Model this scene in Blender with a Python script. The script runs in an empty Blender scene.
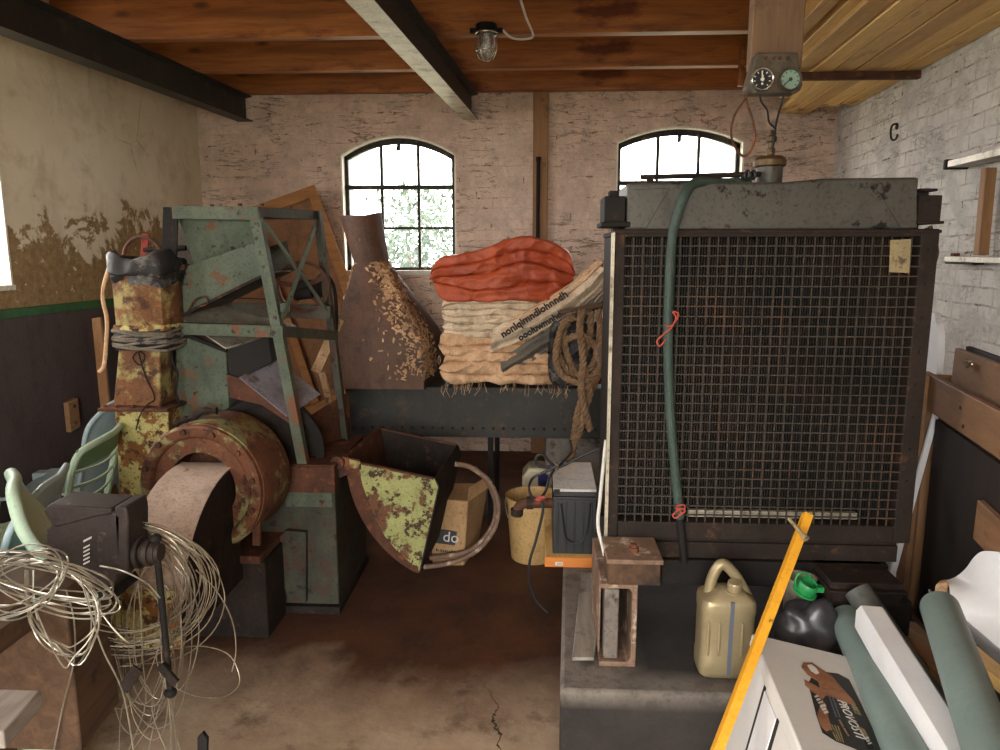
import bpy, bmesh, math, random
from math import sin, cos, pi, radians
from mathutils import Vector as V, Matrix, noise as mnoise
random.seed(7)
SC = bpy.context.scene
COL = SC.collection
# ------------------------------------------------------------------ camera and measuring
CAM = V((0, 0, 1.55)); YAW = radians(3.0); PITCH = radians(9.59); F = 740.0
FW = V((-sin(YAW)*cos(PITCH), cos(YAW)*cos(PITCH), -sin(PITCH)))
RT = V((cos(YAW), sin(YAW), 0)); UP = RT.cross(FW)
def ray(x, y): return FW*F + RT*(x-500) + UP*(375-y)
def P(x, y, Y):
    d = ray(x, y); return CAM + d*(Y/d.y)
def PZ(x, y, z):
    d = ray(x, y); return CAM + d*((z-CAM.z)/d.z)
def PX(x, y, X):
    d = ray(x, y); return CAM + d*(X/d.x)
SK = 0.0689                                     # the side walls and ceiling beams lean this much in plan
def skx(x, y0, y): return x + SK*(y-y0)
cd = bpy.data.cameras.new('camera'); cam = bpy.data.objects.new('camera', cd); COL.objects.link(cam)
cd.sensor_width = 36; cd.lens = F*36/1000; cd.clip_start = .02
cam.location = CAM
cam.rotation_euler = Matrix((RT, UP, -FW)).transposed().to_euler()
SC.camera = cam

# ------------------------------------------------------------------ mesh building
def nz(p, s=1.0, o=0.0): return mnoise.noise(V((p[0]*s+o, p[1]*s+o*.7, p[2]*s-o*.3)))
class MB:
    def __init__(s): s.v = []; s.f = []
    def add(s, vs, fs):
        b = len(s.v); s.v += [V(q) for q in vs]; s.f += [tuple(i+b for i in f) for f in fs]; return s
    def hexa(s, p):      # p: 4 bottom, 4 top
        return s.add(p, [(3,2,1,0),(4,5,6,7),(0,1,5,4),(1,2,6,5),(2,3,7,6),(3,0,4,7)])
    def box(s, lo, hi):
        a, b = lo, hi
        return s.hexa([(a[0],a[1],a[2]),(b[0],a[1],a[2]),(b[0],b[1],a[2]),(a[0],b[1],a[2]),
                       (a[0],a[1],b[2]),(b[0],a[1],b[2]),(b[0],b[1],b[2]),(a[0],b[1],b[2])])
    def prism(s, poly, vec):
        n = len(poly); poly = [V(p) for p in poly]; vec = V(vec)
        return s.add(poly+[p+vec for p in poly], [tuple(range(n))[::-1], tuple(range(n, 2*n))]+[(i,(i+1)%n,n+(i+1)%n,n+i) for i in range(n)])
    def bar(s, a, b, w, h, up=(0,0,1)):
        a, b = V(a), V(b); d = (b-a).normalized(); u = V(up)
        if abs(d.dot(u)) > .98: u = V((0,1,0))
        x = d.cross(u).normalized(); z = x.cross(d)
        q = [x*(-w/2)+z*(-h/2), x*(w/2)+z*(-h/2), x*(w/2)+z*(h/2), x*(-w/2)+z*(h/2)]
        return s.hexa([a+k for k in q]+[b+k for k in q])
    def angle(s, a, b, w, t, n1, n2):   # L section from a to b, legs along n1 and n2
        n1 = V(n1).normalized(); n2 = V(n2).normalized()
        prof = [V((0,0,0)), n1*w, n1*w+n2*t, n1*t+n2*t, n1*t+n2*w, n2*w]
        return s.prism([V(a)+p for p in prof], V(b)-V(a))
    def tube(s, pts, r, seg=8, closed=False, caps=True):
        pts = [V(p) for p in pts]; n = len(pts); rs = r if isinstance(r, (list, tuple)) else [r]*n
        vs = []; prev = None
        for i, p in enumerate(pts):
            if closed: t = pts[(i+1) % n]-pts[i-1]
            else: t = pts[min(i+1, n-1)]-pts[max(i-1, 0)]
            if t.length < 1e-9: t = V((0,0,1))
            t.normalize()
            if prev is None:
                u = V((0,0,1)) if abs(t.z) < .9 else V((1,0,0)); prev = t.cross(u).normalized()
            x = (prev-t*prev.dot(t))
            if x.length < 1e-6: x = t.orthogonal()
            x.normalize(); y = t.cross(x); prev = x
            vs += [p+(x*cos(2*pi*k/seg)+y*sin(2*pi*k/seg))*rs[i] for k in range(seg)]
        fs = []
        for i in range(n if closed else n-1):
            j = (i+1) % n
            for k in range(seg):
                k2 = (k+1) % seg; fs.append((i*seg+k, i*seg+k2, j*seg+k2, j*seg+k))
        if caps and not closed: fs += [tuple(range(seg))[::-1], tuple((n-1)*seg+k for k in range(seg))]
        return s.add(vs, fs)
    def lathe(s, prof, o, axis=(0,0,1), seg=24, sx=1.0, sy=1.0, cap0=True, cap1=True):   # prof: (radius, height)
        o = V(o); a = V(axis).normalized(); x = a.orthogonal().normalized() if abs(a.z) < .99 else V((1,0,0)); y = a.cross(x)
        vs = []
        for r, h in prof:
            vs += [o+a*h+(x*cos(2*pi*k/seg)*sx+y*sin(2*pi*k/seg)*sy)*r for k in range(seg)]
        fs = []
        for i in range(len(prof)-1):
            for k in range(seg):
                k2 = (k+1) % seg; fs.append((i*seg+k, i*seg+k2, (i+1)*seg+k2, (i+1)*seg+k))
        m = len(prof)-1
        if cap0: fs.append(tuple(range(seg))[::-1])
        if cap1: fs.append(tuple(m*seg+k for k in range(seg)))
        return s.add(vs, fs)
    def cyl(s, a, b, r, seg=16, r2=None): 
        return s.tube([a, b], [r, r if r2 is None else r2], seg)
    def ring(s, o, R, r, axis=(0,0,1), seg=32, rs=8, sx=1, sy=1):
        o = V(o); a = V(axis).normalized(); x = a.orthogonal().normalized() if abs(a.z) < .99 else V((1,0,0)); y = a.cross(x)
        return s.tube([o+x*cos(2*pi*k/seg)*R*sx+y*sin(2*pi*k/seg)*R*sy for k in range(seg)], r, rs, closed=True)
    def sheet(s, g, t=0.0, up=None):     # grid of points g[row][col]; thickness t
        R, C = len(g), len(g[0]); vs = [V(p) for row in g for p in row]
        fs = [(i*C+j, i*C+j+1, (i+1)*C+j+1, (i+1)*C+j) for i in range(R-1) for j in range(C-1)]
        if not t: return s.add(vs, fs)
        nr = []
        for i in range(R):
            for j in range(C):
                a = V(g[min(i+1,R-1)][j])-V(g[max(i-1,0)][j]); b = V(g[i][min(j+1,C-1)])-V(g[i][max(j-1,0)])
                n = b.cross(a); nr.append(n.normalized() if n.length > 1e-9 else V((0,0,1)))
        N = R*C; vs2 = vs+[v-n*t for v, n in zip(vs, nr)]
        fs2 = fs+[tuple(k+N for k in f)[::-1] for f in fs]
        edge = [(0, j) for j in range(C)]+[(i, C-1) for i in range(1, R)]+[(R-1, j) for j in range(C-2, -1, -1)]+[(i, 0) for i in range(R-2, 0, -1)]
        e = [i*C+j for i, j in edge]
        fs2 += [(e[k], e[(k+1) % len(e)], e[(k+1) % len(e)]+N, e[k]+N)[::-1] for k in range(len(e))]
        return s.add(vs2, fs2)
    def ball(s, o, r, seg=16, rings=10, sc=(1,1,1), f=None):
        o = V(o); vs = [o+V((0,0,r*sc[2]))]
        for i in range(1, rings):
            th = pi*i/rings
            vs += [o+V((sin(th)*cos(2*pi*k/seg)*r*sc[0], sin(th)*sin(2*pi*k/seg)*r*sc[1], cos(th)*r*sc[2])) for k in range(seg)]
        vs.append(o-V((0,0,r*sc[2])))
        if f: vs = [f(v) for v in vs]
        fs = [(0, 1+k, 1+(k+1) % seg) for k in range(seg)]
        for i in range(rings-2):
            for k in range(seg): fs.append((1+i*seg+k, 1+(i+1)*seg+k, 1+(i+1)*seg+(k+1) % seg, 1+i*seg+(k+1) % seg))
        L = len(vs)-1; b = 1+(rings-2)*seg
        fs += [(b+k, L, b+(k+1) % seg) for k in range(seg)]
        return s.add(vs, fs)
    def build(s, name, mat, parent=None, bevel=0.0, sharp=40, fix=True, seg=2):
        me = bpy.data.meshes.new(name)
        org = V((0,0,0))
        if parent is not None:
            q = parent
            while q is not None: org = org+q.location; q = q.parent
        else:
            if s.v and not getattr(s, 'keep', False):
                xs = [v.x for v in s.v]; ys = [v.y for v in s.v]; zs = [v.z for v in s.v]
                org = V(((min(xs)+max(xs))/2, (min(ys)+max(ys))/2, min(zs)))
        me.from_pydata([tuple(v-org) for v in s.v], [], s.f); me.validate()
        if fix:
            bm = bmesh.new(); bm.from_mesh(me); bmesh.ops.recalc_face_normals(bm, faces=bm.faces[:]); bm.to_mesh(me); bm.free()
        me.polygons.foreach_set('use_smooth', [True]*len(me.polygons))
        me.set_sharp_from_angle(angle=radians(sharp))
        me.materials.append(mat)
        o = bpy.data.objects.new(name, me); COL.objects.link(o)
        if parent is not None: o.parent = parent
        else: o.location = org
        if bevel:
            m = o.modifiers.new('bevel', 'BEVEL'); m.width = bevel; m.segments = seg; m.limit_method = 'ANGLE'; m.angle_limit = radians(40)
        return o
def tag(o, label, cat, group=None, kind=None):
    o['label'] = label; o['category'] = cat
    if group: o['group'] = group
    if kind: o['kind'] = kind
    return o
def thing(name, label, cat, loc, group=None):
    o = bpy.data.objects.new(name, None); COL.objects.link(o); o.location = V(loc); o.empty_display_size = .1
    return tag(o, label, cat, group)
def struct(o): o['kind'] = 'structure'; return o
def spline(pts, n=8, closed=False):
    pts = [V(p) for p in pts]; out = []; m = len(pts)
    rng = range(m) if closed else range(m-1)
    for i in rng:
        if closed: a, b, c, d = pts[i-1], pts[i], pts[(i+1) % m], pts[(i+2) % m]
        else: a, b, c, d = pts[max(i-1,0)], pts[i], pts[i+1], pts[min(i+2,m-1)]
        for k in range(n):
            t = k/n
            out.append(.5*((2*b)+(c-a)*t+(2*a-5*b+4*c-d)*t*t+(3*b-a-3*c+d)*t**3))
    if not closed: out.append(pts[-1])
    return out

# ------------------------------------------------------------------ materials
def lin(c):   # sRGB 0-255 -> linear
    f = lambda u: u/12.92 if u <= .04045 else ((u+.055)/1.055)**2.4
    return tuple(f(x/255) for x in c)+(1.0,)
class NT:
    def __init__(s, name):
        s.m = bpy.data.materials.new(name); s.m.use_nodes = True; s.t = s.m.node_tree; s.t.nodes.clear()
        s.out = s.n('ShaderNodeOutputMaterial'); s.b = s.n('ShaderNodeBsdfPrincipled'); s.l(s.b.outputs[0], s.out.inputs[0])
        s.tc = s.n('ShaderNodeTexCoord'); s.co = s.tc.outputs['Object']
    def n(s, k, **kw):
        q = s.t.nodes.new(k)
        for a, b in kw.items(): setattr(q, a, b)
        return q
    def l(s, a, b): s.t.links.new(a, b)
    def mapped(s, sc=(1,1,1), loc=(0,0,0), rot=(0,0,0), src=None):
        q = s.n('ShaderNodeMapping'); q.inputs['Scale'].default_value = sc; q.inputs['Location'].default_value = loc; q.inputs['Rotation'].default_value = rot
        s.l(src or s.co, q.inputs[0]); return q.outputs[0]
    def noise(s, scale, detail=6, rough=.6, vec=None, dist=0.0):
        q = s.n('ShaderNodeTexNoise'); q.inputs['Scale'].default_value = scale; q.inputs['Detail'].default_value = detail
        q.inputs['Roughness'].default_value = rough; q.inputs['Distortion'].default_value = dist
        s.l(vec or s.co, q.inputs['Vector']); return q.outputs['Fac']
    def vor(s, scale, vec=None, feat='F1', rnd=1.0):
        q = s.n('ShaderNodeTexVoronoi', feature=feat); q.inputs['Scale'].default_value = scale; q.inputs['Randomness'].default_value = rnd
        s.l(vec or s.co, q.inputs['Vector']); return q.outputs['Distance']
    def ramp(s, x, a, b, lo=0.0, hi=1.0):
        q = s.n('ShaderNodeMapRange'); q.inputs['From Min'].default_value = a; q.inputs['From Max'].default_value = b
        q.inputs['To Min'].default_value = lo; q.inputs['To Max'].default_value = hi; s.l(x, q.inputs['Value']); return q.outputs[0]
    def math(s, op, a, b=None):
        q = s.n('ShaderNodeMath', operation=op)
        for i, x in enumerate((a, b)):
            if x is None: continue
            if isinstance(x, (int, float)): q.inputs[i].default_value = x
            else: s.l(x, q.inputs[i])
        return q.outputs[0]
    def mix(s, f, a, b):
        q = s.n('ShaderNodeMix', data_type='RGBA')
        if isinstance(f, (int, float)): q.inputs[0].default_value = f
        else: s.l(f, q.inputs[0])
        for i, x in ((6, a), (7, b)):
            if isinstance(x, tuple): q.inputs[i].default_value = x
            else: s.l(x, q.inputs[i])
        return q.outputs[2]
    def sep(s, src=None):
        q = s.n('ShaderNodeSeparateXYZ'); s.l(src or s.co, q.inputs[0]); return q.outputs
    def comb(s, x, y, z=0.0):
        q = s.n('ShaderNodeCombineXYZ')
        for i, a in enumerate((x, y, z)):
            if isinstance(a, (int, float)): q.inputs[i].default_value = a
            else: s.l(a, q.inputs[i])
        return q.outputs[0]
    def bump(s, h, strength=.5, dist=.01, prev=None):
        q = s.n('ShaderNodeBump'); q.inputs['Strength'].default_value = strength; q.inputs['Distance'].default_value = dist
        s.l(h, q.inputs['Height'])
        if prev is not None: s.l(prev, q.inputs['Normal'])
        return q.outputs[0]
    def done(s, col, rough=.7, metal=0.0, nrm=None, spec=None):
        if isinstance(col, tuple): s.b.inputs['Base Color'].default_value = col
        else: s.l(col, s.b.inputs['Base Color'])
        if isinstance(rough, (int, float)): s.b.inputs['Roughness'].default_value = rough
        else: s.l(rough, s.b.inputs['Roughness'])
        if isinstance(metal, (int, float)): s.b.inputs['Metallic'].default_value = metal
        else: s.l(metal, s.b.inputs['Metallic'])
        if nrm is not None: s.l(nrm, s.b.inputs['Normal'])
        if spec is not None: s.b.inputs['Specular IOR Level'].default_value = spec
        return s.m
def mat(name, c1, c2, scale=6, layers=(), rough=.7, metal=0.0, bump=.25, bscale=60, bdist=.003, stretch=(1,1,1), spec=.3, contrast=.18, grain=.5):
    """two tones mixed by noise, then patches: (scale, threshold, softness, colour[, stretch])"""
    t = NT(name); vec = t.mapped(stretch) if stretch != (1,1,1) else None
    f = t.ramp(t.noise(scale, 8, .62, vec), .5-contrast, .5+contrast)
    col = t.mix(f, lin(c1), lin(c2))
    col = t.mix(t.ramp(t.noise(85, 3, .7, t.mapped(loc=(3,8,2))), .52, .70, 0, grain), col, lin(tuple(x*.5 for x in c2)))
    col = t.mix(t.ramp(t.noise(9, 6, .7, t.mapped((1.6,1.6,.5), loc=(9,1,6))), .5, .72, 0, grain*.9), col, lin(tuple(x*.55 for x in c2)))
    h = t.noise(bscale, 4, .6, vec)
    nrm = None; edge = None
    for k, L in enumerate(layers):
        v2 = t.mapped(L[4] if len(L) > 4 else (1,1,1), loc=(k*3.7+1.3, k*1.9, k*5.1))
        m = t.ramp(t.noise(L[0], 9, .68, v2), L[1]-L[2], L[1]+L[2])
        col = t.mix(m, col, lin(L[3])); edge = m
    nrm = t.bump(h, bump, bdist)
    if edge is not None: nrm = t.bump(edge, .35, .004, nrm)
    return t.done(col, rough, metal, nrm, spec)
def wood(name, c1, c2, axis=0, scale=3.0, rough=.65, knots=None, layers=(), bump=.15, contrast=.22):
    t = NT(name); sc = [9.0, 9.0, 9.0]; sc[axis] = .7
    v = t.mapped(tuple(sc)); g = t.noise(scale, 7, .62, v, .6)
    fine = t.noise(scale*7, 3, .5, v)
    col = t.mix(t.ramp(g, .5-contrast, .5+contrast), lin(c1), lin(c2))
    col = t.mix(t.ramp(fine, .56, .75, 0, .45), col, lin(tuple(x*.55 for x in c1)))
    if knots:
        ks = [2.2, 5.0, 5.0] if axis == 0 else ([5.0, 2.2, 5.0] if axis == 1 else [5.0, 5.0, 2.2])
        d = t.vor(1.0, t.mapped(tuple(k*.9 for k in ks)))
        col = t.mix(t.ramp(d, .05, .13, .9, 0), col, lin(knots))
    for k, L in enumerate(layers):
        v2 = t.mapped(L[4] if len(L) > 4 else (1,1,1), loc=(k*3.7+1.3, k*1.9, k*5.1))
        col = t.mix(t.ramp(t.noise(L[0], 7, .65, v2), L[1]-L[2], L[1]+L[2]), col, lin(L[3]))
    return t.done(col, rough, 0, t.bump(fine, bump, .002), .35)
def plain(name, c, rough=.6, metal=0.0, spec=.5, bump=0.0):
    t = NT(name)
    f = t.noise(14, 6, .6)
    col = t.mix(t.ramp(f, .3, .75), lin(c), lin(tuple(x*.86 for x in c)))
    return t.done(col, rough, metal, t.bump(t.noise(90, 3), bump, .002) if bump else None, spec)
SKY, EXPO, ZBOARD, YBAR = 4.0, 1.95, 2.487, 4.25
# ------------------------------------------------------------------ shell materials
def m_left_plaster():
    t = NT('old_lime_plaster'); x, y, z = t.sep()
    big = t.noise(1.1, 8, .65); mid = t.noise(4.0, 10, .7, None, .4); fine = t.noise(26, 6, .65)
    col = t.mix(t.ramp(big, .3, .7), lin((232,222,200)), lin((206,192,162)))
    col = t.mix(t.ramp(mid, .5, .66, 0, .5), col, lin((176,158,126)))
    # the whitewash has flaked away below shoulder height, in islands
    hgt = t.ramp(z, 1.2, 2.15, .26, -.22)
    isl = t.math('ADD', t.math('ADD', t.math('MULTIPLY', mid, .75), t.math('MULTIPLY', big, .35)), hgt)
    bare = t.ramp(isl, .545, .57)
    col = t.mix(bare, col, t.mix(t.ramp(fine, .35, .65), lin((168,142,102)), lin((134,110,76))))
    spots = t.ramp(t.noise(15, 7, .7), .62, .66); col = t.mix(t.math('MULTIPLY', spots, bare), col, lin((230,220,196)))
    crack = t.ramp(t.vor(1.7, t.mapped((1.2,1.2,1.0)), 'DISTANCE_TO_EDGE'), .002, .008, .5, 0)
    col = t.mix(t.math('MULTIPLY', crack, t.ramp(big, .5, .6)), col, lin((88,72,52)))
    stain = t.ramp(t.noise(2.2, 6, .6, t.mapped((1,1,.25))), .56, .75, 0, .55); col = t.mix(stain, col, lin((140,122,94)))
    n = t.bump(isl, .5, .02); n = t.bump(fine, .35, .006, n)
    return t.done(col, .9, 0, t.bump(bare, -.6, .006, n), .2)
def brick_wall(name, horiz, c1, c2, mort, chip, strength, chipthr, bw=.235, rh=.077, warp=.02, morvis=.5, cracks=.8):
    t = NT(name); s = t.sep(); u = s[horiz]; z = s[2]
    wob = t.noise(3.5, 5, .6); wob2 = t.noise(3.1, 5, .6, t.mapped(loc=(7,3,1)))
    uu = t.math('ADD', u, t.math('MULTIPLY', t.math('SUBTRACT', wob, .5), warp*2)); zz = t.math('ADD', z, t.math('MULTIPLY', t.math('SUBTRACT', wob2, .5), warp*2))
    bt = t.n('ShaderNodeTexBrick'); bt.offset = .5
    for k, v in (('Scale', 1.0), ('Mortar Size', .007), ('Mortar Smooth', .6), ('Bias', 0.0), ('Brick Width', bw), ('Row Height', rh)): bt.inputs[k].default_value = v
    bt.inputs['Color1'].default_value = (.2,.2,.2,1); bt.inputs['Color2'].default_value = (.8,.8,.8,1)
    t.l(t.comb(uu, zz), bt.inputs['Vector'])
    mor = bt.outputs['Fac']; big = t.noise(1.0, 8, .65); fine = t.noise(30, 6, .7); mid = t.noise(6.5, 9, .72)
    col = t.mix(t.ramp(big, .32, .68), lin(c1), lin(c2))
    sepc = t.n('ShaderNodeSeparateColor'); t.l(bt.outputs['Color'], sepc.inputs[0])
    col = t.mix(t.math('MULTIPLY', t.ramp(sepc.outputs[0], .2, .8, 0, .25), 1.0), col, lin(tuple(x*.86 for x in c2)))
    col = t.mix(t.math('MULTIPLY', mor, t.ramp(mid, .42, .62, 0, morvis)), col, lin(mort))
    col = t.mix(t.ramp(mid, .56, .40, 0, .45), col, lin(tuple(x*.72 for x in c2)))  # darkens the bump's valleys: relief shade painted into the colour
    col = t.mix(t.ramp(t.noise(22, 6, .72), .55, .68, 0, .35), col, lin(tuple(x*.66 for x in c2)))
    chips = t.ramp(t.math('ADD', t.noise(9, 9, .74, t.mapped((1.0,1.0,1.5))), t.math('MULTIPLY', mor, .07)), chipthr, chipthr+.03)
    col = t.mix(chips, col, t.mix(t.ramp(fine, .4, .6), lin(chip), lin(tuple(x*.72 for x in chip))))
    col = t.mix(t.ramp(t.noise(2.0, 6, .6, t.mapped((1,1,.3), loc=(5,5,5))), .55, .8, 0, .4), col, lin(tuple(x*.8 for x in mort)))
    ln = t.math('ABSOLUTE', t.math('SUBTRACT', t.noise(1.0, 5, .62, t.mapped((2.2,2.2,11.0), loc=(2,9,4)), .6), .5))
    ck = t.math('MULTIPLY', t.ramp(ln, .003, .018, 1, 0), t.ramp(t.noise(2.6, 5, .6, t.mapped(loc=(11,2,8))), .43, .55, 0, cracks))
    col = t.mix(ck, col, lin(tuple(x*.6 for x in chip)))
    n = t.bump(mor, -strength, .02); n = t.bump(mid, strength, .03, n); n = t.bump(ck, -.7, .012, n); n = t.bump(fine, .35, .004, n)
    return t.done(col, .9, 0, t.bump(chips, -.7, .005, n), .2)
def m_floor():
    t = NT('worn_concrete'); x, y, z = t.sep()
    big = t.noise(.8, 8, .65, None, .5); mid = t.noise(3.0, 9, .68); fine = t.noise(45, 5, .7)
    col = t.mix(t.ramp(mid, .3, .7), lin((190,170,146)), lin((146,124,102)))
    # brown dirt and oil, deepened towards the back to paint in fading door light
    f = t.math('ADD', t.ramp(y, 1.95, 2.9, -.30, .42), big)
    col = t.mix(t.ramp(f, .40, .74), col, t.mix(t.ramp(mid, .35, .65), lin((92,58,39)), lin((68,46,35))))
    oil = t.ramp(t.noise(2.4, 8, .7, t.mapped(loc=(3,1,0))), .53, .66, 0, .8); col = t.mix(oil, col, lin((62,44,32)))
    spk = t.ramp(t.noise(17, 7, .75), .66, .7); col = t.mix(spk, col, lin((58,42,32)))
    lx = t.math('ADD', t.math('ADD', x, t.math('MULTIPLY', y, .16)), t.math('MULTIPLY', t.math('SUBTRACT', t.noise(5, 6, .7), .5), .2))
    d = t.math('ABSOLUTE', t.math('ADD', lx, -.215)); cr = t.math('MULTIPLY', t.ramp(d, .002, .006, 1, 0), t.ramp(y, 2.25, 2.5, 1, 0))
    col = t.mix(cr, col, lin((34,24,18)))
    n = t.bump(mid, .3, .02); n = t.bump(fine, .4, .004, n); n = t.bump(cr, -.8, .006, n)
    return t.done(col, t.ramp(mid, .3, .7, .62, .85), 0, n, .35)
def m_plinth():
    t = NT('oil_black_concrete'); x, y, z = t.sep(); n1 = t.noise(5, 8, .68); n2 = t.noise(16, 7, .7)
    oil = t.mix(t.ramp(n1, .3, .7), lin((58,53,49)), lin((36,33,31))); bare = t.mix(t.ramp(n2, .35, .65), lin((146,138,128)), lin((100,92,84)))
    # bare concrete along the left side; lit front edge painted into the top's colour
    rim = t.math('MAXIMUM', t.ramp(x, -.42, -.30, 1, 0), t.ramp(y, -.67, -.60, .8, 0))
    top = t.ramp(z, .24, .29)
    f = t.math('MULTIPLY', t.math('MULTIPLY', rim, top), t.ramp(n2, .40, .56, .35, 1))
    col = t.mix(f, oil, bare); n = t.bump(n2, .5, .012); n = t.bump(t.noise(70, 4), .4, .004, n)
    return t.done(col, .85, 0, n, .3)
M = {}
M['plaster'] = m_left_plaster()
M['brickback'] = brick_wall('painted_rough_brick', 0, (238,216,196), (226,198,180), (186,158,136), (160,128,94), 1.2, .645, warp=.04, morvis=.5)
M['brickright'] = brick_wall('whitewashed_brick', 1, (232,228,222), (206,202,196), (150,140,128), (128,102,78), 1.0, .64, warp=.02, morvis=.85, cracks=.4)
M['floor'] = m_floor()
M['joist'] = wood('orange_pine', (174,110,60), (122,74,38), 0, 2.4, .5, (58,28,14), ((1.6,.6,.05,(98,48,28),(1,3,3)),), contrast=.16)
M['ceilboard'] = wood('ceiling_board', (214,160,96), (176,120,66), 1, 2.0, .6)
M['palewood'] = wood('pale_planks', (226,190,124), (196,154,92), 1, 2.4, .6, (116,82,46), ((3,.62,.05,(146,108,66),(3,.6,3)),))
M['palewood2'] = wood('pale_planks_yellow', (240,202,132), (212,168,100), 1, 2.1, .6, (124,86,48))
M['palewood3'] = wood('pale_planks_brown', (210,170,108), (176,134,80), 1, 2.7, .6, (104,70,40))
M['wood'] = wood('plain_timber', (158,118,80), (122,88,58), 2, 2.4, .65, None, ((4,.64,.04,(88,60,40)),))
M['woodx'] = wood('plain_timber_across', (182,132,84), (146,102,62), 0, 2.4, .65, (86,56,34))
M['woody'] = wood('plain_timber_along', (164,128,92), (130,98,66), 1, 2.4, .65, (86,58,36))
M['greywood'] = wood('weathered_wood', (150,142,132), (104,96,86), 1, 3.0, .85, None, ((5,.6,.06,(70,62,54)),))
M['darkwood'] = wood('dark_timber', (92,68,48), (60,42,30), 1, 3.0, .8, None, ((6,.62,.06,(38,28,22)),))
M['hardboard'] = mat('hardboard', (150,112,82), (128,94,68), 3, ((6,.66,.06,(104,74,52)),), .75, bump=.1)
M['plywood'] = wood('brown_plywood', (46,35,28), (33,26,22), 2, 1.6, .7)
M['midwood'] = wood('weathered_board', (126,100,76), (96,75,56), 2, 2.2, .7, None, ((5,.62,.06,(70,54,42)),))
M['plankbrown'] = wood('brown_plank', (146,108,76), (116,84,58), 1, 2.4, .65, (76,50,34))
M['steel'] = mat('dark_painted_steel', (52,50,46), (40,38,35), 5, ((9,.62,.05,(70,62,52)),), .45, .25, .1)
M['steelpale'] = mat('pale_steel', (186,178,160), (150,142,124), 7, ((9,.6,.05,(110,98,80)),), .4, .3, .1)  # pale steel, also used for the painted light on flange and core
M['rust'] = mat('brown_rust', (98,62,44), (70,46,36), 7, ((14,.6,.05,(126,78,50)), (5,.62,.06,(52,36,30))), .8, .1, .35)
M['darkrust'] = mat('dark_rusty_iron', (52,42,36), (37,31,28), 8, ((16,.63,.05,(84,58,42)), (5,.6,.06,(28,25,23))), .75, .05, .35, spec=.2)
M['iron'] = mat('black_iron', (36,32,30), (25,23,22), 8, ((16,.63,.05,(58,44,36)),), .75, 0, .25, spec=.2)
M['green'] = mat('mill_green_paint', (94,103,86), (68,78,64), 4, ((6,.575,.02,(104,68,46)), (24,.62,.02,(46,38,32))), .55, 0, .2)
M['greendk'] = mat('mill_green_paint_dirty', (74,74,60), (50,50,42), 5, ((7,.54,.03,(70,52,40)), (16,.60,.03,(40,34,30))), .6, 0, .25)
M['yellowrust'] = mat('yellow_paint_rust', (196,186,120), (166,156,98), 6, ((11,.50,.02,(126,84,44)), (26,.57,.02,(74,50,34))), .7, 0, .4)
M['orangerust'] = mat('orange_rust_duct', (128,86,52), (98,64,42), 6, ((9,.54,.05,(152,140,90)), (15,.58,.04,(72,46,34))), .75, 0, .4)
M['blowrust'] = mat('blower_rust', (124,80,56), (92,58,42), 5, ((8,.555,.03,(138,134,92)), (18,.60,.04,(66,44,36))), .65, .05, .3)
M['pinksteel'] = mat('bare_sheet_steel', (206,188,174), (176,156,142), 4, ((16,.66,.03,(104,80,66)),), .5, .05, .12)
M['flapsteel'] = mat('flap_sheet_steel', (150,146,152), (116,112,120), 6, ((14,.6,.05,(92,80,76)),), .45, .2, .12)
M['scoop'] = mat('scoop_peeling_paint', (162,162,104), (134,138,88), 8, ((7,.545,.02,(98,66,44)), (26,.565,.02,(66,48,36))), .75, 0, .4)
M['conebrown'] = mat('brown_primer_sheet', (98,70,54), (74,54,43), 3, ((40,.66,.03,(132,104,82)), (6,.6,.06,(56,42,36))), .6, .05, .15)
M['flake'] = mat('peeling_flakes', (204,168,128), (160,122,88), 14, ((18,.58,.04,(110,80,60)),), .85)
M['trough'] = mat('dark_grey_steel', (58,57,53), (44,43,40), 4, ((9,.6,.05,(78,62,48)),), .6, .1, .2)
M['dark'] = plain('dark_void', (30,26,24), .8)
M['rubber'] = mat('black_rubber', (46,44,44), (34,32,32), 8, ((8,.6,.05,(112,108,102)),), .5, 0, .3)
M['black'] = plain('black_plastic', (36,37,40), .4)
M['bag'] = plain('black_plastic_bag', (52,50,54), .32, 0, .6)
M['gold'] = mat('gold_plastic', (160,146,114), (140,126,96), 6, (), .34, .3, .05, grain=.15)
M['bluegrey'] = plain('blue_grey_strip', (92,98,112), .5)
M['yellow'] = mat('yellow_paint', (226,164,46), (208,146,36), 6, ((24,.66,.02,(88,52,20)),), .45, grain=.25)
M['pipe'] = mat('green_grey_pipe', (128,146,142), (114,130,126), 3, ((11,.66,.04,(86,92,88)),), .4, 0, .05, grain=.12)
M['pipedark'] = mat('dark_grey_pipe', (92,94,90), (76,78,74), 3, ((9,.6,.06,(62,60,56)),), .5, 0, .05, grain=.12)
M['white'] = mat('white_plastic', (232,232,232), (216,218,222), 4, ((9,.7,.05,(186,182,178)),), .3, 0, .05, grain=.05)
M['carton'] = mat('grey_white_carton', (216,214,210), (200,198,195), 3, ((9,.7,.05,(168,164,158)),), .5, 0, .05, grain=.07)
M['cardboard'] = mat('brown_cardboard', (182,146,104), (154,122,86), 4, ((6,.62,.06,(124,94,64)),), .8)
M['bucket'] = mat('cream_bucket', (196,162,108), (172,140,90), 4, ((9,.62,.06,(124,96,62)),), .5)
M['canister'] = plain('cream_canister', (206,196,166), .5)
M['blue'] = plain('blue_cap', (52,52,104), .45)
M['greencap'] = plain('green_plastic', (34,138,72), .4)
M['redtwine'] = plain('red_twine', (170,72,58), .8)
M['hose'] = mat('dark_green_hose', (62,78,70), (50,64,58), 6, (), .55, 0, .1)
M['chairgreen'] = mat('green_white_plastic', (184,208,184), (158,188,166), 2, ((7,.68,.05,(130,156,136)),), .4, 0, .05, grain=.2)
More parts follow.
